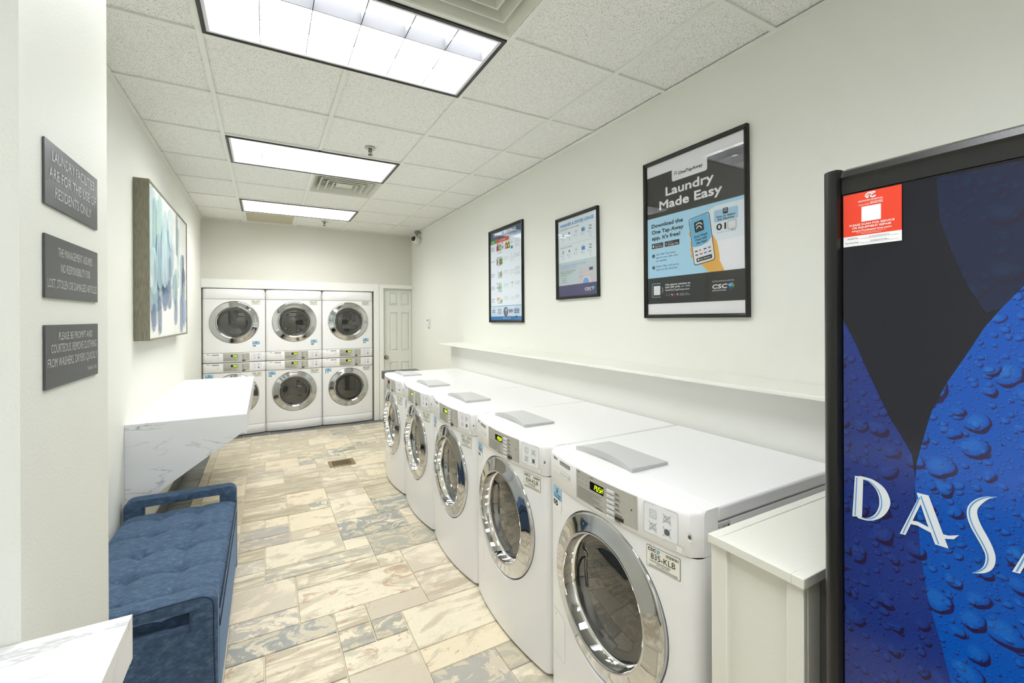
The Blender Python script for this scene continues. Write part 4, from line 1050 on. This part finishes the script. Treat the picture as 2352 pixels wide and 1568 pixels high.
def big(pr):
    pr.rect(.018, .018, .622, .878, (248, 248, 250), 0)
    pr.rect(.02, .086, .62, .325, CHAR, 1); pr.rrect(.200, .070, .423, .150, .012, (248, 248, 250), 2)
    arcs_icon(pr, .225, .107, .026, 3, (30, 32, 34)); pr.text('OneTapAway', .244, .122, .016, (30, 32, 34), 3, w=.152, bold=True)
    pr.text('Laundry', .158, .216, .046, WH, 3, w=.300, bold=True); pr.text('Made Easy', .112, .285, .046, WH, 3, w=.392, bold=True)
    pr.rect(.02, .325, .62, .669, LB, 1)
    K = (26, 30, 34)
    pr.text('Download the', .052, .380, .0205, K, 3, w=.218, bold=True); pr.text('One Tap Away', .053, .416, .0205, K, 3, w=.221, bold=True); pr.text("app, it's free!", .054, .450, .0205, K, 3, w=.198, bold=True)
    for x0, x1, a, b_ in ((.052, .136, 'Download on the', 'App Store'), (.146, .247, 'GET IT ON', 'Google Play')):
        pr.rrect(x0, .471, x1, .500, .003, (52, 54, 56), 3); pr.text(a, x0 + .024, .481, .0045, WH, 4, w=.045 if x0 < .1 else .03); pr.text(b_, x0 + .024, .494, .009, WH, 4, w=x1 - x0 - .030)
    pr.circ(.064, .487, .006, WH, 4); pr.circ(.066, .478, .002, WH, 4)
    pr.face([(.152, .476), (.152, .496), (.166, .486)], (90, 200, 120), 4); pr.face([(.152, .486), (.152, .496), (.162, .489)], (230, 90, 80), 5); pr.face([(.152, .476), (.152, .486), (.158, .483)], (80, 160, 230), 5)
    for n_, y_, ls in (('1', .541, (('Use One Tap Away', .541, .137), ('app to scan QR code', .559, .153), ('on machine.', .577, .078))), ('2', .608, (("Select 'Pay' and press", .609, .160), ('start on the machine.', .627, .152)))):
        pr.circ(.064, y_ + .001, .010, (44, 48, 52), 3); pr.text(n_, .064, y_ + .006, .010, WH, 4, al='C')
        for s_, yy, w_ in ls: pr.text(s_, .083, yy, .0105, (64, 74, 84), 3, w=w_)
    # pale swoosh with the sample machine
    pr.face([(.402, .400), (.412, .375), (.435, .355), (.47, .343), (.62, .343), (.62, .669), (.43, .669)], (236, 244, 250), 2)
    pr.face([(.47, .52), (.62, .515), (.62, .669), (.50, .669)], (246, 248, 252), 3)
    pr.rrect(.459, .367, .589, .470, .008, (236, 240, 243), 3); pr.rrect(.459, .367, .589, .426, .008, (176, 216, 238), 4)
    pr.rrect(.509, .364, .536, .392, .004, (38, 40, 42), 5); arcs_icon(pr, .5225, .374, .022, 6)
    pr.text('Scan to Select', .474, .406, .0095, K, 5, w=.100, bold=True); pr.text('this Machine', .479, .420, .0095, K, 5, w=.088, bold=True)
    pr.text('01', .474, .466, .030, K, 5, w=.050, bold=True)
    pr.rrect(.534, .431, .579, .472, .005, (52, 56, 60), 5); pr.rrect(.5355, .4325, .5775, .4705, .004, (238, 240, 242), 6)
    pr.text('This machine is serviced by', .474, .481, .005, (150, 155, 160), 5, w=.07); logo_csc(pr, .549, .481, .006, 5)
    # forearm, hand and phone
    SK = (240, 192, 96)
    pr.face([(.454, .486), (.474, .520), (.483, .556), (.489, .600), (.489, .615), (.515, .669), (.430, .669), (.395, .635), (.375, .622), (.42, .55)], SK, 4)
    for q in ((.314, .458), (.322, .508), (.322, .540), (.326, .572)): pr.circ(q[0] + .006, q[1], .011, SK, 4, ry=.016)
    rot = .135
    pr.rrect(.324, .370, .450, .620, .014, (34, 38, 42), 5, rot=-rot); pr.rrect(.3275, .3735, .4465, .6165, .012, (238, 240, 243), 6, rot=-rot)
    def R(x, y):  # about the phone centre
        dx, dy = x - .387, y - .495; c_, s_ = cos(-rot), sin(-rot); return (.387 + dx * c_ - dy * s_, .495 + dx * s_ + dy * c_)
    pts = [R(*p) for p in ((.329, .388), (.335, .379), (.345, .375), (.43, .375), (.441, .380), (.445, .389), (.445, .500), (.42, .520), (.38, .528), (.345, .526), (.329, .520))]
    pr.face(pts, (120, 194, 230), 7)
    c_ = R(.382, .425); pr.rrect(c_[0] - .028, c_[1] - .028, c_[0] + .028, c_[1] + .028, .008, (34, 38, 42), 8, rot=-rot); arcs_icon(pr, c_[0], c_[1] - .006, .046, 9)
    for s_, p, w_ in (('First Wash', (.385, .480), .078), ('Free with', (.385, .497), .066), ('the App!', (.385, .514), .062)):
        q = R(*p); pr.text(s_, q[0], q[1], .011, K, 8, w=w_, al='C', bold=True, rot=rot)
    for k, cc in enumerate(((30, 30, 34), (90, 92, 96), (30, 50, 140), (60, 100, 200), (40, 60, 160), (225, 80, 50), (60, 110, 210), (60, 60, 64))):
        q = R(.340 + (k % 4) * .026, .545 + (k // 4) * .020); pr.rrect(q[0], q[1], q[0] + (.016 if k % 4 != 1 or k > 3 else .010), q[1] + .006, .001, cc, 8, rot=-rot)
    a = R(.388, .596); pr.rrect(a[0] - .046, a[1] - .010, a[0] + .046, a[1] + .010, .003, (44, 46, 48), 8, rot=-rot); pr.text('Scan Machine', a[0] + .006, a[1] + .003, .0085, WH, 9, w=.062, al='C', rot=rot); pr.circ(a[0] - .034, a[1] + .004, .005, WH, 9)
    pr.rect(.02, .669, .62, .817, CHAR, 4)
    pr.line([(.115, .702), (.055, .702), (.052, .706), (.052, .776), (.055, .779), (.115, .779)], .003, (150, 205, 230), 5); pr.line([(.124, .725), (.132, .741), (.124, .757)], .003, (150, 205, 230), 5)
    pr.rect(.064, .715, .112, .767, (236, 238, 240), 5)
    pr.text('Use phone camera to', .149, .717, .0095, WH, 5, w=.166, bold=True); pr.text('scan QR code,', .149, .731, .0095, WH, 5, w=.102, bold=True); pr.text('or visit', .258, .731, .0095, WH, 5, w=.056); pr.text('GetOneTapAway.com', .149, .748, .0105, WH, 5, w=.160)
    for k, (c1, c2) in enumerate((((190, 60, 70), (60, 70, 130)), ((40, 130, 80), (200, 50, 50)), ((235, 235, 235), (50, 80, 160)), ((210, 50, 40), (210, 50, 40)), ((235, 235, 235), (60, 90, 150)))):
        x_ = .152 + k * .0185; pr.rect(x_, .766, x_ + .010, .776, c1, 5); pr.rect(x_, .770, x_ + .006, .776, c2, 6)
    pr.text('Available in these', .246, .768, .004, WH, 5, w=.058); pr.text('languages, plus more!', .246, .776, .004, WH, 5, w=.068)
    pr.text('Laundry services provided by', .446, .721, .0075, (225, 226, 228), 5, w=.118)
    pr.text('CSC', .446, .754, .020, WH, 5, w=.080, bold=True, it=.15); pr.text('SERVICEWORKS', .447, .767, .0065, WH, 5, w=.076)
    pr.face([(.531, .737), (.560, .729), (.546, .754)], (110, 190, 235), 5); pr.face([(.553, .741), (.568, .738), (.559, .757)], (100, 195, 75), 6); pr.face([(.533, .746), (.556, .753), (.550, .768)], (50, 80, 160), 6)
def left(pr):
    pr.rect(.02, .02, .63, .875, (238, 246, 253), 0); pr.rect(.02, .02, .63, .100, (78, 104, 130), 1)
    pr.text('LAUNDRY TIPS & TRICKS', .099, .066, .030, (238, 242, 246), 2, w=.433, bold=True)
    pr.rect(.02, .098, .144, .134, (96, 172, 80), 2); pr.rect(.144, .098, .402, .135, (214, 96, 76), 2); pr.rect(.402, .098, .63, .112, (90, 160, 215), 2)
    pr.text('DO', .055, .122, .013, (235, 240, 235), 3, w=.04, bold=True); pr.text('HOW TO USE', .215, .123, .013, (245, 235, 235), 3, w=.11, bold=True)
    rg = random.Random(5)
    def bottle(x, y, w_, h_, c, c2):
        pr.face([(x, y), (x + w_, y), (x + w_, y - h_ * .62), (x + w_ * .75, y - h_ * .78), (x + w_ * .25, y - h_ * .78), (x, y - h_ * .62)], c, 2); pr.rect(x + w_ * .3, y - h_ * .78, x + w_ * .7, y - h_, c2, 2); pr.circ(x + w_ / 2, y - h_ * .35, w_ * .33, c2, 3)
    for x, c, c2 in ((.150, (200, 70, 50), (60, 80, 170)), (.200, (70, 160, 70), (235, 220, 120)), (.252, (235, 240, 245), (90, 160, 215)), (.325, (205, 60, 50), (230, 190, 110)), (.372, (50, 150, 80), (210, 220, 80))): bottle(x, .212, .046, .072, c, c2)
    for k, x in enumerate((.152, .178, .204, .230, .256)): bottle(x, .345, .022, .075, ((190, 60, 90), (230, 235, 235), (60, 150, 90), (60, 60, 70), (180, 200, 80))[k], ((60, 140, 80), (60, 60, 70), (120, 200, 120), (70, 160, 90), (235, 210, 110))[k])
    for k, x in enumerate((.168, .195, .222, .240)): bottle(x, .462, .020, .058, ((225, 235, 240), (70, 170, 140), (225, 120, 80), (120, 180, 210))[k], ((90, 180, 150), (235, 240, 240), (235, 200, 120), (200, 90, 90))[k])
    for k, x in enumerate((.150, .186, .222)): bottle(x, .592, .028, .075, ((240, 242, 245), (130, 190, 225), (150, 215, 130))[k], ((70, 80, 90), (220, 70, 80), (90, 180, 90))[k])
    pr.rect(.155, .662, .215, .690, (235, 120, 70), 2); pr.rect(.175, .672, .255, .705, (215, 235, 215), 3); pr.face([(.215, .705), (.262, .705), (.262, .675)], (80, 175, 80), 4); pr.text('gain', .158, .682, .012, (245, 245, 245), 5)
    for y_ in (.235, .355, .475, .605, .717): pr.rect(.175, y_ - .006, .26, y_ - .002, (80, 84, 96), 2)
    for y_ in (.165, .300, .42, .545, .665):
        for k in range(3 if y_ != .3 else 1): pr.rect(.03, y_ + .003 + k * .014, .03 + .06 + .03 * rg.random(), y_ + .008 + k * .014, (162, 165, 190), 2)
    for y_ in (.285, .41, .535, .655):
        for k in range(3): pr.rect(.295, y_ + k * .012, .295 + .075 + .03 * rg.random(), y_ + .004 + k * .012, (206, 211, 220), 2)
    for y_ in (.15, .19, .28, .40, .44, .53, .65):
        for k in range(3): pr.rect(.510, y_ + k * .011, .510 + .07 + .03 * rg.random(), y_ + .004 + k * .011, (196, 201, 213), 2)
    pr.rrect(.43, .152, .47, .178, .004, (240, 243, 246), 2); pr.circ(.442, .165, .005, (80, 86, 96), 3); pr.circ(.460, .165, .005, (80, 86, 96), 3); pr.rect(.435, .200, .472, .224, (70, 120, 200), 2)
    for x_ in (.435, .485): pr.line([(x_ - .012, .30), (x_ + .012, .30), (x_ + .008, .335), (x_ - .008, .335), (x_ - .012, .30)], .002, (120, 130, 140), 2); pr.line([(x_, .29), (x_ + .02, .262)], .002, (120, 130, 140), 2); pr.arc(x_, .435, .018, 0, 330, .002, (100, 120, 130), 2)
    pr.rrect(.44, .53, .475, .575, .004, (240, 243, 246), 2); pr.line([(.457, .545), (.457, .565)], .003, (60, 64, 72), 3); pr.rect(.44, .53, .475, .537, (90, 96, 110), 3)
    for x_ in (.44, .465, .49): pr.line([(x_ - .008, .665), (x_ + .008, .665), (x_ + .008, .69), (x_ - .008, .69), (x_ - .008, .665)], .0015, (160, 175, 200), 2)
    pr.rect(.02, .740, .63, .7445, (84, 150, 205), 3); pr.rect(.02, .7445, .63, .840, (222, 236, 246), 2); pr.rect(.02, .840, .63, .875, (74, 140, 200), 3)
    pr.circ(.10, .79, .045, (206, 226, 240), 3); pr.circ(.53, .80, .05, (206, 226, 240), 3)
    pr.circ(.332, .797, .043, (52, 52, 54), 4, ry=.043); pr.circ(.332, .797, .035, (110, 150, 190), 5); pr.face([(.332, .797), (.365, .80), (.35, .825), (.332, .830)], (235, 130, 50), 6); pr.face([(.332, .797), (.305, .78), (.31, .81), (.325, .828)], (60, 120, 200), 6); pr.face([(.332, .797), (.335, .765), (.36, .78)], (235, 238, 240), 6)
    pr.rect(.392, .776, .459, .804, (58, 60, 120), 4); pr.text('CSC', .398, .788, .009, WH, 5, w=.05, bold=True); pr.rect(.40, .793, .45, .798, (220, 222, 235), 5)
    for y_ in (.778, .795): pr.rect(.045, y_, .11, y_ + .006, (60, 66, 120), 4)
    for k in range(4): pr.rect(.165, .770 + k * .014, .245, .775 + k * .014, (150, 100, 110) if k == 0 else (120, 128, 150), 4)
    for k in range(3): pr.rect(.49, .775 + k * .014, .585, .783 + k * .014, (62, 92, 160), 4)
    pr.text('cscsw.com', .27, .862, .013, WH, 4, w=.15)
def mid(pr):
    pr.rect(.02, .02, .467, .592, (232, 242, 246), 0); B = (90, 158, 226); P = (92, 88, 128)
    pr.text('WASHER & DRYER USAGE', .046, .072, .022, B, 2, w=.392, bold=True); pr.text('HIGH-EFFICIENCY (HE) WASHERS', .046, .096, .010, (96, 92, 120), 2, w=.228)
    rg = random.Random(9)
    for y_, first in ((.128, 1), (.260, 0)):
        for k, x_ in enumerate((.082, .160, .242, .322, .400)):
            if k == 3: pr.rrect(x_ - .019, y_ - .012, x_ + .019, y_ + .014, .003, (82, 146, 210), 2); pr.arc(x_, y_ - .012, .008, 0, 180, .002, (82, 146, 210), 2)
            elif k == 2: pr.arc(x_, y_, .012, 0, 360, .0015, (140, 165, 175), 2); pr.circ(x_, y_, .004, (110, 140, 150), 3)
            elif k == 4: pr.arc(x_, y_ - .003, .013, 10, 170, .005, (60, 100, 150), 2); pr.rect(x_ - .014, y_ + .002, x_ + .014, y_ + .013, (146, 176, 160), 2)
            elif k == 1: pr.rect(x_ - .012, y_ - .006, x_ + .012, y_ + .012, (200, 212, 220), 2); pr.circ(x_ - .002, y_ - .002, .007, (50, 90, 130), 3)
            else: (pr.face([(x_ - .012, y_ + .012), (x_ + .012, y_ + .012), (x_ + .004, y_ - .01)], (74, 120, 170), 2) if first else pr.rect(x_ - .014, y_ - .012, x_ + .014, y_ + .014, (190, 200, 205), 2))
            pr.circ(x_ - .022, y_ + .026, .004, (110, 120, 190), 2)
            for q in range((5, 4, 2, 3, 6)[k]): pr.rect(x_ - .014, y_ + .024 + q * .008, x_ + .012 + .008 * rg.random(), y_ + .0265 + q * .008, (202, 208, 218), 2)
    pr.rect(.046, .210, .45, .2112, (176, 186, 192), 2); pr.text('SINGLE-LOAD DRYERS', .048, .232, .010, (120, 80, 96), 2, w=.145)
    pr.rect(.02, .338, .467, .509, (205, 218, 222), 1)
    pr.text('PROVIDING WORKING MACHINES', .047, .372, .014, (120, 172, 222), 2, w=.304); pr.text('IS IMPORTANT TO US', .047, .390, .014, (120, 172, 222), 2, w=.194)
    pr.text('HOW TO SUBMIT A SERVICE', .047, .411, .010, (96, 84, 110), 2, w=.184); pr.text('OR REFUND REQUEST', .047, .424, .010, (96, 84, 110), 2, w=.148)
    pr.rect(.047, .431, .16, .434, (120, 190, 110), 2); pr.rect(.047, .438, .13, .441, (120, 190, 110), 2)
    for k in range(3): pr.rect(.060, .455 + k * .014, .125, .459 + k * .014, (140, 148, 165), 2)
    pr.rrect(.268, .402, .440, .509, .004, (214, 210, 214), 2); pr.rect(.268, .440, .440, .442, (232, 230, 232), 3); pr.rrect(.385, .403, .425, .424, .002, (84, 92, 140), 3)
    pr.arc(.292, .454, .026, 0, 360, .002, (140, 196, 180), 4); pr.rect(.282, .455, .302, .459, (110, 150, 190), 4)
    pts = [(.355 + .055 * cos(pi - pi * i / 14), .509 - .050 * sin(pi * i / 14)) for i in range(15)]; pr.face(pts, (226, 218, 222), 3)
    pts = [(.348 + .034 * cos(pi - pi * i / 14), .509 - .036 * sin(pi * i / 14)) for i in range(15)]; pr.face(pts, (116, 176, 232), 4)
    pr.rect(.02, .509, .467, .592, P, 5)
    pr.text('CSC', .335, .558, .017, WH, 6, w=.070, bold=True, it=.12); pr.rect(.338, .563, .404, .566, (190, 188, 205), 6)
    pr.face([(.408, .542), (.436, .533), (.425, .565)], (130, 200, 225), 6); pr.face([(.428, .545), (.443, .541), (.434, .56)], (150, 205, 150), 7)
poster(1.897, EYE + .893, .643, .898, big, 'largest framed poster, reading Laundry Made Easy with a hand holding a phone', -.006)
poster(2.800, EYE + .748, .490, .612, mid, 'smallest framed poster, washer and dryer usage notice with a purple footer', -.012, fw=.021)
poster(3.965, EYE + .852, .655, .898, left, 'farthest framed poster, laundry tips and tricks with coloured detergent bottles', -.006, fw=.021)

# ------------------------------------------------------------------ vending machine
def vending():
    fx, y1, Wv, Hv, D = .962, .471, .95, 1.782, .80
    t = thing('vending_machine', 'black drinks vending machine with a blue water-drop front on the right', 'vending machine', (fx, y1 - Wv / 2, 0))
    o = lambda y: y - (y1 - Wv / 2)
    ya, yb_ = o(y1 - Wv), o(y1)
    part('cabinet', BLACKM, t, (.06, D, ya + .012, yb_ - .012, .02, Hv - .012), bevel=.008)
    for a in (ya + .03, yb_ - .08): part('foot', BLACKM, t, (.08, .13, a, a + .05, 0, .02), (D - .1, D - .05, a, a + .05, 0, .02))
    m = MB(); zb = .05
    # rounded hinge post on the far side, frame rails and near post
    N = 10
    pts = [(.018 - .018 * cos(pi / 2 * k / N * 1.0) if 0 else .024 - .024 * sin(pi * k / N * .5), yb_ - .024 + .024 * (1 - cos(pi * .5 * (1 - k / N)) * 0) - .024 * (1 - cos(pi * .5 * k / N))) for k in range(N + 1)]
    prof = [(.058, yb_), (.024, yb_)] + [(.024 - .024 * sin(pi / 2 * k / 8), yb_ - .024 * (1 - cos(pi / 2 * k / 8))) for k in range(9)] + [(.0, yb_ - .030), (.008, yb_ - .034), (.058, yb_ - .034)]
    m.prism(prof, 'z', zb, Hv)
    m.build('hinge_post', principled('black_satin', (15, 16, 15), .3), t, auto=40)
    m = MB()
    prt = [(.0585, zb), (.006, zb), (.006, zb + .03), (.0585, zb + .03)]
    zt = EYE + .231
    m.prism([(.058, Hv + .004), (.030, Hv + .004), (.012, Hv - .004), (.007, Hv - .016), (.011, Hv - .020), (.011, zt + .003), (.058, zt + .003)], 'y', ya + .03, yb_ - .0345)
    m.v = [(a, b_, c) for a, b_, c in m.v]
    m.build('top_rail', BLACKM, t, auto=30)
    part('bottom_rail', BLACKM, t, (.006, .058, ya + .03, yb_ - .0345, zb, zb + .05), bevel=.003)
    part('side_rail', BLACKM, t, (.0, .058, ya, ya + .030, zb, Hv), bevel=.006)
    # printed front panel
    pz = EYE
    pr = Print(lambda s, u, l: (.0125 - l, yb_ - s, u + pz), .0004, up=True)
    part('panel_backing', NAVYBLK, t, (.0131, .055, ya + .031, yb_ - .035, zb + .051, zt + .002))
    zb2 = zb + .052 - pz; hm = Wv - .032
    pr.rect(.0355, zb2, hm, .2325, NAVYBLK, 0)
    L = [(.0358, -.008), (.051, -.040), (.060, -.062), (.069, -.087), (.090, -.138), (.108, -.181), (.125, -.212), (.139, -.239), (.144, -.285), (.1415, -.30), (.150, -.406), (.159, -.475), (.174, -.536), (.187, -.595), (.23, -.75), (.30, zb2), (.0358, zb2)]
    pr.face(L, DROP_L, 1)
    Rr = [(.271, .046), (.246, .011), (.227, -.020), (.208, -.061), (.184, -.110), (.165, -.160), (.152, -.217), (.145, -.255), (.1425, -.298), (.150, -.406), (.159, -.475), (.174, -.536), (.187, -.595), (.23, -.75), (.30, zb2), (.86, zb2), (.90, -.5), (.88, -.25), (.82, -.08), (.70, .06), (.50, .11), (.36, .10)]
    pr.face(Rr, DROP_B, 2)
    pr.face([(.172, .228), (.176, .16), (.188, .113), (.208, .050), (.229, .004), (.246, .011), (.271, .046), (.36, .10), (.50, .11), (.6, .14), (.66, .228)], DROP_D, 1)
    LW = principled('letter_white', (222, 228, 236), .3); LI = principled('letter_blue', (70, 150, 215), .3)
    def shp(pts, holes=(), dx=0, mat=LW, ly=4): pr.face([(x + dx, z_) for x, z_ in pts], mat, ly)
    def cat(P_, n=6):
        out = []
        for i in range(len(P_) - 1):
            a, b_, c_, d_ = P_[max(i - 1, 0)], P_[i], P_[i + 1], P_[min(i + 2, len(P_) - 1)]
            for k in range(n):
                t_ = k / n; out.append(tuple(.5 * (2 * b_[q] + (c_[q] - a[q]) * t_ + (2 * a[q] - 5 * b_[q] + 4 * c_[q] - d_[q]) * t_ ** 2 + (3 * b_[q] - a[q] - 3 * c_[q] + d_[q]) * t_ ** 3) for q in range(len(b_))))
        return out + [tuple(P_[-1])]
    def D_(dx):
        # stem, bowl built as an outer minus inner crescent strip
        shp([(.0545, -.302), (.068, -.2995), (.0655, -.376), (.050, -.380)], dx=dx)
        O = [(.062, -.2995), (.082, -.300), (.097, -.307), (.105, -.318), (.1088, -.333), (.105, -.349), (.096, -.364), (.085, -.3735), (.073, -.379), (.058, -.380)]
        I_ = [(.066, -.3045), (.076, -.306), (.086, -.3145), (.0915, -.327), (.0925, -.338), (.0915, -.348), (.0865, -.361), (.079, -.3705), (.070, -.3755), (.060, -.376)]
        O = cat(O); I_ = cat(I_)
        for i in range(len(O) - 1): pr.face([(O[i][0] + dx, O[i][1]), (O[i + 1][0] + dx, O[i + 1][1]), (I_[i + 1][0] + dx, I_[i + 1][1]), (I_[i][0] + dx, I_[i][1])], LW, 4.4)
        pr.line([(.0578 + dx, -.304), (.0545 + dx, -.377)], .0016, LI, 5); pr.line([(a + .0035 + dx, b_) for a, b_ in I_[1:-1]], .0016, LI, 5)
        pr.line([(.068 + dx, -.3785), (.085 + dx, -.3755)], .0012, LI, 3)
    def A_(dx):
        shp([(.1455, -.3025), (.161, -.302), (.1855, -.380), (.169, -.3805), (.158, -.347)], dx=dx); shp([(.1455, -.3025), (.1515, -.318), (.130, -.3815), (.122, -.3825), (.1475, -.311)], dx=dx, ly=4.3)
        shp([(.136, -.3535), (.146, -.3515), (.158, -.3545), (.172, -.360), (.186, -.3588), (.1985, -.3525), (.192, -.362), (.178, -.367), (.160, -.3625), (.146, -.3585), (.134, -.360)], dx=dx, ly=4.6)
        pr.line([(.1495 + dx, -.309), (.1265 + dx, -.380)], .0015, LI, 5); pr.line([(.151 + dx, -.3065), (.1735 + dx, -.378)], .0015, LI, 5)
    def S_(dx):
        C = [(.2405, -.2765), (.231, -.281), (.2215, -.290), (.2145, -.302), (.2135, -.315), (.2175, -.330), (.2245, -.345), (.2305, -.359), (.2335, -.372), (.2315, -.386), (.225, -.397), (.2135, -.406)]
        Wd = [.0005, .004, .008, .0105, .0125, .0135, .0135, .0125, .011, .0095, .006, .0005]
        CW = cat([(a, b_, w_) for (a, b_), w_ in zip(C, Wd)]); C = [(a, b_) for a, b_, _ in CW]; Wd = [w_ for _, _, w_ in CW]
        Lp, Rp = [], []
        for i, (a, b_) in enumerate(C):
            p, q = C[max(i - 1, 0)], C[min(i + 1, len(C) - 1)]; dx_, dz_ = q[0] - p[0], q[1] - p[1]; L_ = math.hypot(dx_, dz_); nx, nz = -dz_ / L_ * Wd[i] / 2, dx_ / L_ * Wd[i] / 2
            Lp.append((a + nx + dx, b_ + nz)); Rp.append((a - nx + dx, b_ - nz))
        for i in range(len(C) - 1): pr.face([Lp[i], Lp[i + 1], Rp[i + 1], Rp[i]], LW, 4)
        pr.line([((Lp[i][0] * .25 + Rp[i][0] * .75), (Lp[i][1] * .25 + Rp[i][1] * .75)) for i in range(1, len(C) - 1)], .0014, LI, 5)
    def N_(dx):
        shp([(0, -.302), (.010, -.302), (.010, -.380), (0, -.380)], dx=dx); shp([(0, -.302), (.014, -.302), (.066, -.380), (.052, -.380)], dx=dx); shp([(.056, -.302), (.066, -.302), (.066, -.380), (.056, -.380)], dx=dx)
        pr.line([(.003 + dx, -.305), (.003 + dx, -.378)], .0015, LI, 5)
    D_(0); A_(0); S_(0); A_(.134); N_(.345); shp([(.430, -.302), (.446, -.302), (.446, -.380), (.430, -.380)]); pr.line([(.434, -.305), (.434, -.378)], .0015, LI, 5)
    pr.build('front_panel', t)
    # red service sticker
    q = Print(lambda s, u, l: (.0105 - l, yb_ - (.0375 + s * .0895), pz + .2305 - u * .0985), .0003)
    RD = (232, 66, 38)
    q.rect(0, 0, 1, .81, RD, 1); q.rect(0, .81, 1, 1, (240, 240, 242), 1)
    W_ = (246, 236, 232)
    q.line([(.50, .035), (.455, .03), (.395, .078), (.45, .125)], .028, W_, 2); q.line([(.575, .045), (.52, .03), (.475, .078), (.52, .125), (.58, .105)], .028, W_, 2); q.line([(.44, .09), (.54, .06)], .02, W_, 2)
    q.text('ARCACONTINENTAL', .27, .180, .026, W_, 2, w=.43, bold=True); q.text('Coca-Cola', .275, .252, .035, W_, 2, w=.19, it=.3); q.text('SOUTHWEST', .485, .222, .020, W_, 2, w=.215, bold=True); q.text('BEVERAGES', .485, .247, .018, W_, 2, w=.215, bold=True)
    q.rect(.332, .275, .665, .557, (244, 244, 244), 2)
    q.text('PLEASE SCAN FOR SERVICE', .115, .620, .034, W_, 2, w=.77, bold=True); q.text('OR EQUIPMENT REPAIR', .168, .676, .034, W_, 2, w=.665, bold=True); q.text('https://cokeservice.com', .168, .732, .032, W_, 2, w=.667, bold=True)
    q.rect(.24, .752, .75, .760, (250, 180, 160), 2); q.rect(.32, .775, .67, .783, (250, 180, 160), 2)
    q.text('ASSET#:', .074, .868, .026, (60, 60, 64), 2, w=.20); q.text('OUTLET#:', .032, .950, .026, (60, 60, 64), 2, w=.25); q.text('RYDS003674', .468, .862, .026, (150, 150, 156), 2, w=.33); q.text('600849781', .485, .944, .026, (150, 150, 156), 2, w=.30)
    q.rect(.31, .868, .95, .873, (190, 190, 194), 2); q.rect(.31, .950, .95, .955, (190, 190, 194), 2)
    s = q.build('service_sticker', t); s['label'] = 'red and white service sticker'
vending()

# ------------------------------------------------------------------ floor register
t = thing('floor_vent', 'small brown metal floor register set in the stone tiles', 'floor vent', (.684, 4.872, .001))
BRN = principled('bronze', (150, 132, 100), .4, metal=.4)
part('frame', BRN, t, (-.125, .125, -.105, -.08, 0, .004), (-.125, .125, .08, .105, 0, .004), (-.125, -.09, -.08, .08, 0, .004), (.09, .125, -.08, .08, 0, .004), bevel=.001)
m = MB()
for k in range(10): m.box(-.09, .09, -.076 + k * .0155, -.0665 + k * .0155, .0, .003)
m.box(-.075, -.068, -.08, .08, .003, .0042, principled('brass_light', (215, 205, 180), .4)); m.box(.068, .075, -.08, .08, .003, .0042, principled('brass_light', (215, 205, 180), .4))
m.mats = []; m.mi = [0] * len(m.mi); m.build('grille', principled('bronze_dark', (112, 98, 70), .45, metal=.3), t)
